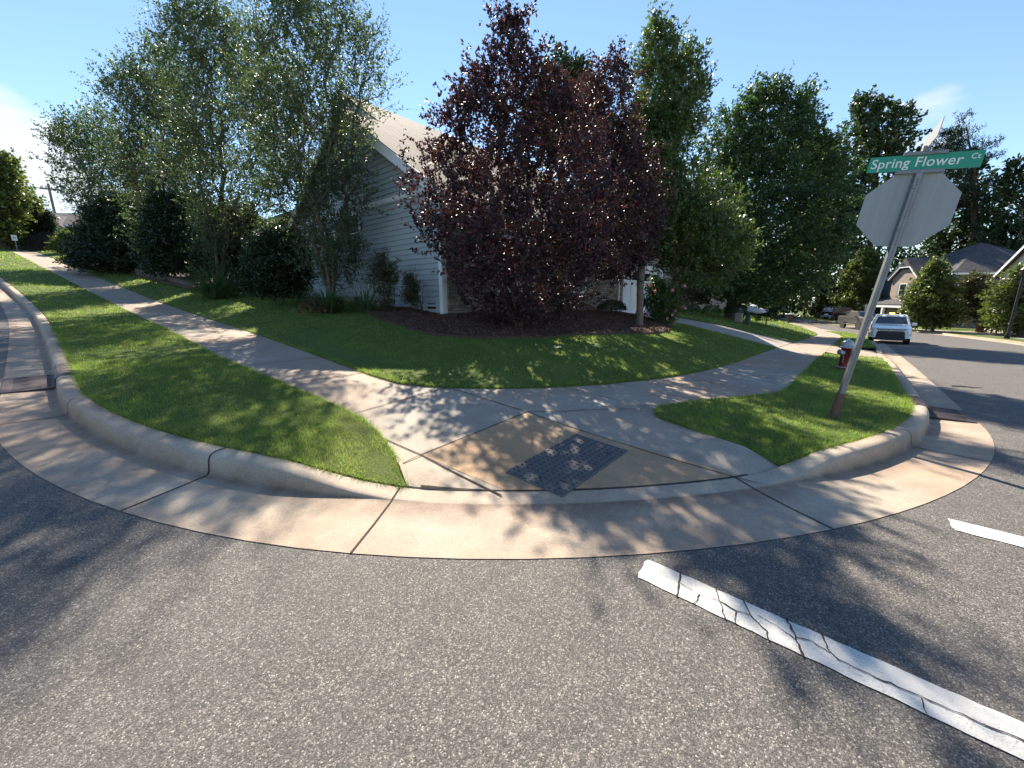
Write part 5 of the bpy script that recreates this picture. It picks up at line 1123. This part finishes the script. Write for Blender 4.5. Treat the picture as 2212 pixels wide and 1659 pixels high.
def pickup(name, loc, rz, paint, label, lift=0., wr=.39, beacon=False, chrome=True):
    v = empty(name, loc, rz, label, 'pickup truck'); L = lift; B = MB()
    B.loft([ring(-.0, .80, .52 + L, .80 + L, .98 + L), ring(-.1, .90, .46 + L, .92 + L, 1.06 + L), ring(-.5, .935, .44 + L, 1.0 + L, 1.15 + L), ring(-1.35, .945, .42 + L, 1.06 + L, 1.25 + L), ring(-1.5, .945, .42 + L, 1.06 + L, 1.23 + L), ring(-3.6, .945, .42 + L, 1.08 + L, 1.22 + L), ring(-3.62, .945, .46 + L, 1.08 + L, 1.20 + L, .90), ring(-5.3, .94, .52 + L, 1.08 + L, 1.20 + L, .90)])
    body = B.build('body', paint, v)
    c = MB(); zb, zt = 1.205 + L, 1.79 + L
    def cr(x0, x1, hw, z): return [(x0, hw - .05, z), (x0 - .04, hw, z), (x1 + .06, hw, z), (x1, hw - .08, z), (x1, -hw + .08, z), (x1 + .06, -hw, z), (x0 - .04, -hw, z), (x0, -hw + .05, z)]
    c.loft([cr(-1.22, -3.62, .90, zb), cr(-1.95, -3.42, .74, zt - .07), cr(-2.08, -3.34, .70, zt)]); c.build('cab', paint, v)
    g = MB(); e = .07
    def lerp(p, q, t): return tuple(p[i] + (q[i] - p[i]) * t for i in range(3))
    def pane(p, name_, m, a=.08, b=.08):
        q = [lerp(lerp(p[0], p[3], a), lerp(p[1], p[2], a), b), lerp(lerp(p[0], p[3], a), lerp(p[1], p[2], a), 1 - b), lerp(lerp(p[0], p[3], 1 - a), lerp(p[1], p[2], 1 - a), 1 - b), lerp(lerp(p[0], p[3], 1 - a), lerp(p[1], p[2], 1 - a), b)]
        w_ = MB(); quad(w_, q); w_.build(name_, m, v)
    pane([(-1.22, -.85, zb), (-1.22, .85, zb), (-1.95, .69, zt - .07), (-1.95, -.69, zt - .07)], 'windscreen', M['glass'], .09, .045)
    for s in (1, -1):
        for x0, x1, x2, x3 in ((-1.36, -2.42, -2.42, -1.98), (-2.5, -3.5, -3.38, -2.5)):
            p = [(x0, s * .895, zb + .03), (x1, s * .895, zb + .03), (x2, s * .748, zt - .1), (x3, s * .748, zt - .1)]
            if s > 0: p = [p[1], p[0], p[3], p[2]]
            pane(p, 'side_window', M['glass'], .05, .04)
    pane([(-3.62, .8, zb + .06), (-3.62, -.8, zb + .06), (-3.42, -.66, zt - .08), (-3.42, .66, zt - .08)], 'rear_window', M['glass'])
    g = MB(); g.box(-.005, .035, -.60, .60, .60 + L, .86 + L, bev=.02); g.box(-.06, .04, -.66, .66, .34 + L, .61 + L, bev=.02); g.box(-.25, .0, -.80, .80, .30 + L, .42 + L, bev=.02); g.build('grille', M['plastic'], v)
    g = MB(); g.box(-.04, .022, -.64, .64, .935 + L, .99 + L); g.build('upper_grille', M['plastic'], v)
    g = MB(); g.box(-.01, .036, -.55, .55, .885 + L, .925 + L, bev=.01); g.build('grille_bar', M['chrome'] if chrome else M['plastic'], v)
    em = MB(); em.box(.03, .045, -.08, .08, .92 + L, .945 + L); em.box(.03, .046, -.03, .03, .905 + L, .96 + L); em.build('emblem', M['gold'], v)
    for s in (1, -1):
        h = MB(); h.prism([(-.04, s * .56), (.0, s * .62), (-.10, s * .875), (-.16, s * .93), (-.3, s * .95), (-.3, s * .8)], 'z', .87 + L, 1.01 + L); h.build('headlight', M['lamp'], v)
        f = MB(); f.prism([(.01, s * .60), (-.05, s * .86), (-.2, s * .925), (-.2, s * .6)], 'z', .60 + L, .78 + L); f.build('fog_lamp_pocket', M['plastic'], v)
        f = MB(); f.prism([(.03, s * .665), (-.02, s * .84), (-.16, s * .95), (-.3, s * .955), (-.3, s * .67)], 'z', .44 + L, .57 + L); f.build('bumper', paint, v)
        m_ = MB(); m_.box(-1.62, -1.46, min(s * .95, s * 1.18), max(s * .95, s * 1.18), 1.16 + L, 1.34 + L, bev=.03); m_.build('wing_mirror', paint, v)
        for x in (-.98, -4.22): MB().lathe([(wr * 1.22, -.01), (wr * 1.22, .01)], 22, Matrix.Translation((x, s * .94, wr + .02)), 'y').build('wheel_arch', M['plastic'], v)
        for x in (-2.3, -3.3): MB().box(x - .1, x + .08, min(s * .94, s * .972), max(s * .94, s * .972), 1.0 + L, 1.03 + L).build('door_handle', M['chrome'], v)
        MB().box(-3.7, -1.5, min(s * .8, s * .98), max(s * .8, s * .98), .34 + L * .9, .40 + L * .9, bev=.02).build('side_step', M['plastic'], v)
        for x in (-.98, -4.22): wheel(v, x, s * .82, wr, .27, s)
        MB().box(-5.36, -5.3, min(s * .7, s * .93), max(s * .7, s * .93), .82 + L, 1.12 + L).build('tail_light', M['tail'], v)
    MB().box(-5.2, -.3, -.7, .7, .3 + L, .5 + L).build('chassis', M['plastic'], v)
    MB().box(-5.45, -5.3, -.9, .9, .52 + L, .72 + L, bev=.03).build('rear_bumper', M['chrome'] if chrome else M['plastic'], v)
    if beacon:
        o = MB().box(-2.62, -2.44, -.16, .16, zt, zt + .035, bev=.01).build('beacon_base', M['plastic'], v); MB().box(-2.6, -2.46, -.13, .13, zt + .036, zt + .12, bev=.025).build('beacon_lamp', M['amber'], o)
    return v
def heading(dx, dy): return math.atan2(dy, dx)
tx, ty = W2(-3.72, 30.0)
pickup('pickup_truck', (tx, ty, float(T(-3.7, 32)) + .02), heading(-cA, -sA), M['white'], 'white pickup truck with a lit amber beacon on its roof, coming down the court', beacon=True)
gx_, gy_ = 38.05, 41.7; ga_, gb_ = AB(38.5, 43.6)
pickup('pickup_truck', (gx_, gy_, float(T(ga_, gb_)) + .03), heading(-.26, -.965), M['grey'], 'lifted dark grey pickup truck parked by the far kerb', lift=.20, wr=.45, chrome=False)
def wagon(name, loc, rz, paint, label, H=1.85, Ln=5.1, cat='car', low=False):
    v = empty(name, loc, rz, label, cat); hw = .98 if not low else .9; zb = 1.12 if not low else .92; B = MB(); zs = zb - .1
    B.loft([ring(0, hw * .86, .45, zs - .25, zb - .22), ring(-.15, hw * .96, .38, zs - .1, zb - .12), ring(-1.2, hw, .34, zs, zb), ring(-Ln + .5, hw, .36, zs, zb), ring(-Ln + .08, hw * .97, .42, zs, zb), ring(-Ln, hw * .9, .5, zs - .05, zb - .03)]); B.build('body', paint, v)
    xr = -Ln + (.12 if not low else .75); c = MB()
    def cr(x0, x1, w_, z): return [(x0, w_ - .06, z), (x0 - .05, w_, z), (x1 + .06, w_, z), (x1, w_ - .08, z), (x1, -w_ + .08, z), (x1 + .06, -w_, z), (x0 - .05, -w_, z), (x0, -w_ + .06, z)]
    c.loft([cr(-1.15, xr, hw - .05, zb - .03), cr(-1.95, xr - (-.22), hw - .2, H - .06), cr(-2.1, xr + .32, hw - .25, H)]); c.build('cabin', paint, v)
    for s in (1, -1):
        for x0, x1 in ((-1.75, -2.75), (-2.85, -3.75), (-3.85, xr - .02 + .25)):
            if x0 < x1: continue
            p = [(x0, s * (hw - .055), zb + .04), (x1, s * (hw - .055), zb + .04), (x1 + .06, s * (hw - .19), H - .12), (x0 - .12, s * (hw - .19), H - .12)]
            if s > 0: p = [p[1], p[0], p[3], p[2]]
            w_ = MB(); quad(w_, p); w_.build('side_window', M['glass'], v)
        for x in (-.95, -Ln + 1.05): wheel(v, x, s * (hw - .13), .37 if not low else .32, .24, s)
        MB().box(-Ln - .02, -Ln + .1, min(s * .66, s * (hw - .08)), max(s * .66, s * (hw - .08)), zb - .22, zb + .06).build('tail_light', M['tail'], v)
        MB().box(-.1, .0, min(s * .5, s * .8), max(s * .5, s * .8), zb - .32, zb - .2).build('headlight', M['lamp'], v)
        MB().box(-1.7, -1.55, min(s * hw, s * (hw + .2)), max(s * hw, s * (hw + .2)), zb, zb + .16, bev=.03).build('wing_mirror', paint, v)
    w_ = MB(); quad(w_, [(xr - .03, hw - .16, zb + .05), (xr - .03, -hw + .16, zb + .05), (xr + .18, -hw + .28, H - .12), (xr + .18, hw - .28, H - .12)]); w_.build('rear_window', M['lamp'], v)
    w_ = MB(); quad(w_, [(-1.2, -hw + .16, zb + .03), (-1.2, hw - .16, zb + .03), (-1.92, hw - .27, H - .1), (-1.92, -hw + .27, H - .1)]); w_.build('windscreen', M['glass'], v)
    MB().box(-Ln - .07, -Ln + .05, -.8, .8, .46, .66, bev=.03).build('rear_bumper', M['chrome'], v); MB().box(-Ln - .012, -Ln + .02, -.28, .28, .76, .9).build('number_plate', M['trim'], v)
    return v
fx, fy = 45.1 + 4.9 * .976 * .55, 56.9 + 4.9 * .2 * .55; fa, fb = AB(46, 57)
wagon('parked_car', (fx + 2.0, fy + .4, float(T(fa, fb)) + .55), heading(.976, .2), M['blackpaint'], 'long black car with pale rear window parked on the driveway behind the hoop')
ca_, cb_ = 6.6, 52.6; cx_, cy_ = W2(ca_, cb_)
wagon('parked_car', (cx_, cy_, float(lotz(ca_, cb_)) + .16), heading(.35, -.94), M['plastic'], 'dark low car parked at the top of the neighbour driveway', 1.42, 4.5, low=True)
ta_, tb_ = 7.6, 50.6; tx_, ty_ = W2(ta_, tb_); tz_ = float(lotz(ta_, tb_))
mb = MB(); rr = random.Random(2); rings = []
for i in range(9):
    t = i / 8; x = -2.1 + 4.2 * t; top = (.75 + .75 * math.exp(-((t - .55) / .22) ** 2)) * (.55 if i in (0, 8) else 1); w_ = .95 * (.6 if i in (0, 8) else 1)
    rings.append([(x, w_, .05), (x, w_ * .98 + rr.uniform(-.05, .05), top * .55), (x, w_ * .6, top * .85 + rr.uniform(-.04, .04)), (x, 0, top), (x, -w_ * .6, top * .85 + rr.uniform(-.04, .04)), (x, -w_ * .98, top * .55), (x, -w_, .05)])
mb.loft(rings); o = mb.build('covered_boat', M['tarp'], None, True); o.location = (tx_, ty_, tz_); o.scale = (.72, .8, .72); o.rotation_euler = (0, 0, heading(.8, -.6)); tag(o, 'boat under a pale peaked tarpaulin on the neighbour driveway', 'boat')

# ------------------------------------------------------------------ small things down the court
def wbox(name, x, y, parts, label, cat, rz=0., dz=0., group=None):
    a, b = AB(x, y); root = empty(name, (x, y, float(T(a, b)) + float(bump(a, b)) + .18 + dz), rz, label, cat, group)
    for nm, mb, m in parts: mb.build(nm, m, root)
    return root
wbox('wheeled_bin', 31.3, 45., [('body', MB().loft([[(x * .24, y * .26, .08) for x, y in ((-1, -1), (1, -1), (1, 1), (-1, 1))], [(x * .30, y * .34, 1.0) for x, y in ((-1, -1), (1, -1), (1, 1), (-1, 1))]]), M['plastic']),
     ('lid', MB().box(-.33, .36, -.37, .37, 1.0, 1.08, bev=.03), M['trim']), ('wheel', MB().lathe([(.1, -.3), (.1, .3)], 12, Matrix.Translation((-.25, 0, .1)), 'y'), M['tyre'])], 'dark wheeled bin with a pale lid at the end of the neighbour driveway', 'bin', dz=.15)
hp = empty('basketball_hoop', (40.6, 53.6, float(T(*AB(40.6, 53.6))) + .12), R(-20), 'portable basketball hoop with a white backboard standing on the far kerb', 'basketball hoop')
MB().box(-.5, .9, -.45, .45, 0, .16, bev=.04).build('base', M['plastic'], hp); MB().tube([(.4, 0, .1), (-.1, 0, 2.3), (-.25, 0, 2.9)], .05, 8).build('pole', M['plastic'], hp)
g = MB(); g.box(-.44, -.40, -.62, .62, 2.55, 2.63); g.box(-.44, -.40, -.62, .62, 3.30, 3.42); g.box(-.44, -.40, -.62, -.54, 2.63, 3.30); g.box(-.44, -.40, .54, .62, 2.63, 3.30); g.box(-.44, -.41, -.26, .26, 2.72, 2.77); g.box(-.44, -.41, -.26, .26, 3.1, 3.14); bb = g.build('backboard_frame', M['trim'], hp)
MB().box(-.43, -.415, -.54, .54, 2.63, 3.30).build('backboard', M['alum'], hp)
MB().tube([(-.64 + .2 * math.cos(t), .2 * math.sin(t), 2.62) for t in [2 * math.pi * i / 14 for i in range(15)]], .012, 5).build('rim', M['red'], hp)
g = MB(); n_ = 10
for i in range(n_):
    t, t2 = 2 * math.pi * i / n_, 2 * math.pi * (i + .8) / n_; g.tube([(-.64 + .2 * math.cos(t), .2 * math.sin(t), 2.61), (-.64 + .12 * math.cos(t2), .12 * math.sin(t2), 2.2)], .012, 4)
g.build('net', M['trim'], hp)
lx, ly = 38.4, 30.6; la, lb_ = AB(lx, ly)
lp = empty('lamp_post', (lx, ly, float(T(la, lb_)) + .18), R(150), 'black lamp post on the verge at the right edge', 'lamp post')
MB().lathe([(.16, -.1), (.16, .25), (.10, .5), (.085, .55), (.075, 4.6), (.06, 4.65)], 12).build('pole', M['ironfence'], lp, True)
g = MB(); g.lathe([(.07, 4.6), (.2, 4.7), (.24, 5.15), (.08, 5.35), (.02, 5.5)], 8); g.build('lantern', M['ironfence'], lp)
def round_bush(name, x, y, rx, h, n, label, seed, mat, group=None, dz=0.):
    r = np.random.default_rng(seed); a, b = AB(x, y); root = empty(name, (x, y, float(lotz(a, b)) + dz), 0, label, 'shrub', group)
    d = unit(r.normal(size=(n, 3))); d[:, 2] = np.abs(d[:, 2]) * 1.0 - .15; P = d * np.array([rx, rx, h * .55]) * r.uniform(.75, 1.03, (n, 1)) * (1 + .12 * smooth_noise(d[:, 0] * 3, d[:, 1] * 3, d[:, 2] * 3, seed))[:, None] + [0, 0, h * .42]
    V, F = leaf_mesh('b', P, d + r.normal(size=P.shape) * .7, max(.055, rx * .13), max(.03, rx * .07), r, 0, .3); link('foliage', np_mesh('foliage', V, F), mat, root)
    MB().tube([(0, 0, -.1), (0, 0, h * .5)], .04, 6).build('stem', M['barkdark'], root); return root
gB = 'clipped round shrubs by the neighbour driveway'
round_bush('round_shrub', 17.26, 27.0, .62, 1.05, 1500, 'dark round shrub on the open lawn, farthest right of the clipped ones', 1, M['shrub'], gB)
round_bush('round_shrub', 15.75, 28.2, .75, 1.35, 1700, 'dark block shaped shrub just right of the maple trunk', 2, M['shrub'], gB)
round_bush('round_shrub', 16.55, 27.8, .45, .8, 1100, 'small dark shrub behind the green utility box', 3, M['shrub'], gB)
round_bush('round_shrub', 13.45, 27.0, .62, .9, 1300, 'clipped round shrub left of the maple trunk, nearest to it', 4, M['maple'], gB)
round_bush('round_shrub', 12.45, 27.6, .5, .85, 1200, 'clipped round shrub by the garage end of the driveway, taller than its neighbour', 5, M['maple'], gB)
round_bush('round_shrub', 11.9, 26.6, .5, .7, 1200, 'lowest clipped round shrub next to the pink flowering shrub', 6, M['maple'], gB)
round_bush('foundation_shrub', 13.2, 30.5, 1.5, 1.9, 2400, 'loose grey green shrubbery behind the clipped shrubs', 7, M['nandina'])
round_bush('foundation_shrub', 46.2, 44.6, 1.2, 1.2, 1400, 'dark shrub below the brick gable of the blue house', 8, M['shrub'])
round_bush('foundation_shrub', 48.2, 43.6, 1.3, 1.1, 1400, 'dark low shrub under the upright green tree', 9, M['shrub'])
round_bush('foundation_shrub', 44.6, 36.4, 1.0, 1.2, 1400, 'grey green shrub between the red bin and the lamp post', 10, M['nandina'])
round_bush('foundation_shrub', 43.3, 33.9, 1.1, 1.3, 1400, 'dark shrub right behind the lamp post', 11, M['shrub'])
round_bush('foundation_shrub', -27.2, 25.6, .9, .7, 1200, 'low twiggy shrub at the edge of the upper mulch beside the pavement', 12, M['nandina'])
round_bush('low_shrub', *W2(5.9, 8.2), .75, .9, 2000, 'dark low shrub against the stone front behind the purple tree', 13, M['nandina'])
round_bush('low_shrub', *W2(5.8, 11.9), .6, .7, 1600, 'small shrub by the porch walk and downspout', 14, M['nandina'])
wbox('utility_box', 14.8, 25.0, [('cabinet', MB().box(-.13, .13, -.13, .13, 0, .55, bev=.03), M['pedestal']), ('lid', MB().box(-.145, .145, -.145, .145, .55, .62, bev=.03), M['pedestal'])], 'small dark green utility pedestal by the driveway', 'utility box', ANG)
wbox('utility_box', 14.85, 26.1, [('cabinet', MB().box(-.22, .22, -.2, .2, 0, .55, bev=.05), M['found']), ('lid', MB().box(-.24, .24, -.22, .22, .55, .62, bev=.03), M['found'])], 'small pale stone coloured box at the foot of the maple', 'utility box', ANG)
wbox('red_bin', 46.2, 39.0, [('body', MB().box(-.45, .1, -.3, .3, 0, .62, bev=.05), M['red']), ('lid', MB().box(-.48, .14, -.33, .33, .62, .74, bev=.04), M['red'])], 'red plastic bin by the shrubs in front of the blue house', 'bin', .4)
wbox('garden_light', 16.9, 25.6, [('stake', MB().tube([(0, 0, -.05), (0, 0, .22)], .012, 6), M['plastic']), ('head', MB().lathe([(.03, .2), (.07, .24), (.06, .3), (.01, .32)], 10), M['trim'])], 'tiny white garden light in front of the round shrub', 'garden light')

# the top of the left street
fc = empty('iron_fence', (-39.0, 34.2, float(lotz(*AB(-39.0, 34.2))) - .05), R(-8), 'black metal picket fence at the top of the left street', 'fence')
g = MB()
for i in range(44): g.box(-3.0 + i * .14, -2.965 + i * .14, -.012, .012, -.1, 1.5)
g.build('picket', M['ironfence'], fc); g = MB(); g.box(-3.05, 3.2, -.022, .022, .12, .18); g.box(-3.05, 3.2, -.022, .022, 1.36, 1.42); g.build('rail', M['ironfence'], fc)
for x in (-3.05, -.95, 1.15, 3.2): MB().box(x - .04, x + .04, -.04, .04, -.2, 1.62).build('post', M['ironfence'], fc)
fd = copy_tree(fc); fd.location = (-46.2, 35.6, fc.location.z + .1); fd['label'] = 'second run of black picket fence at the left edge, left of the small sign'
sg = empty('small_sign', (-39.4, 32.9, float(lotz(*AB(-39.4, 32.9))) - .1), R(40), 'small white sign on a thin post at the top of the left pavement', 'sign')
MB().tube([(0, 0, -.2), (0, 0, 1.3)], .03, 6).build('post', M['galv'], sg); o = MB().box(-.15, .15, -.035, -.03, .86, 1.3).build('plate', M['trim'], sg); MB().box(-.08, .08, -.04, -.036, 1.04, 1.10).build('dark_mark', M['plastic'], o)
up = empty('utility_pole', (-65.2, 60, 4.5), R(20), 'wooden utility pole with a cross arm against the white cloud', 'utility pole')
MB().tube([(0, 0, 0), (0, 0, 12.9)], [.20, .14], 8).build('pole', M['wood'], up); MB().box(-1.0, 1.0, -.08, .08, 12.1, 12.3).build('cross_arm', M['wood'], up)
for x in (-.85, -.3, .3, .85): MB().lathe([(.05, 12.3), (.07, 12.4), (.03, 12.5)], 8, Matrix.Translation((x, 0, 0))).build('insulator', M['found'], up)

# litter on the lawn, a twig on the road
for i, (a, b, lab) in enumerate(((2.92, 2.97, 'thin dry pale leaf on the front lawn, leftmost of three'), (2.58, 3.26, 'largest crumpled dry pale leaf on the front lawn'), (2.29, 4.35, 'small dry pale leaf on the front lawn, rightmost of three'))):
    x, y = W2(a, b); r_ = random.Random(i); s = (.055, .10, .05)[i]; mb = MB(); n = 9
    V = [(0, 0, .02)] + [(s * math.cos(2 * math.pi * k / n) * r_.uniform(.5, 1.1), s * .6 * math.sin(2 * math.pi * k / n) * r_.uniform(.6, 1.1), r_.uniform(0, .045)) for k in range(n)]
    mb.add(V, [(0, k + 1, (k + 1) % n + 1) for k in range(n)]); o = mb.build('dry_leaf', M['litter']); o.location = (x, y, float(lz(a, b)) + .045); tag(o, lab, 'leaf', 'dry leaves on the front lawn')
x, y = W2(-4.0, 8.7); o = MB().tube([(-.22, 0, .012), (-.05, .03, .016), (.1, -.01, .014), (.25, .05, .012)], [.012, .012, .009, .005], 5).build('fallen_twig', M['barkdark']); o.location = (x, y, float(T(-4., 8.7)) + .02); o.rotation_euler = (0, 0, -.5)
tag(o, 'dark twig lying on the court asphalt', 'twig')
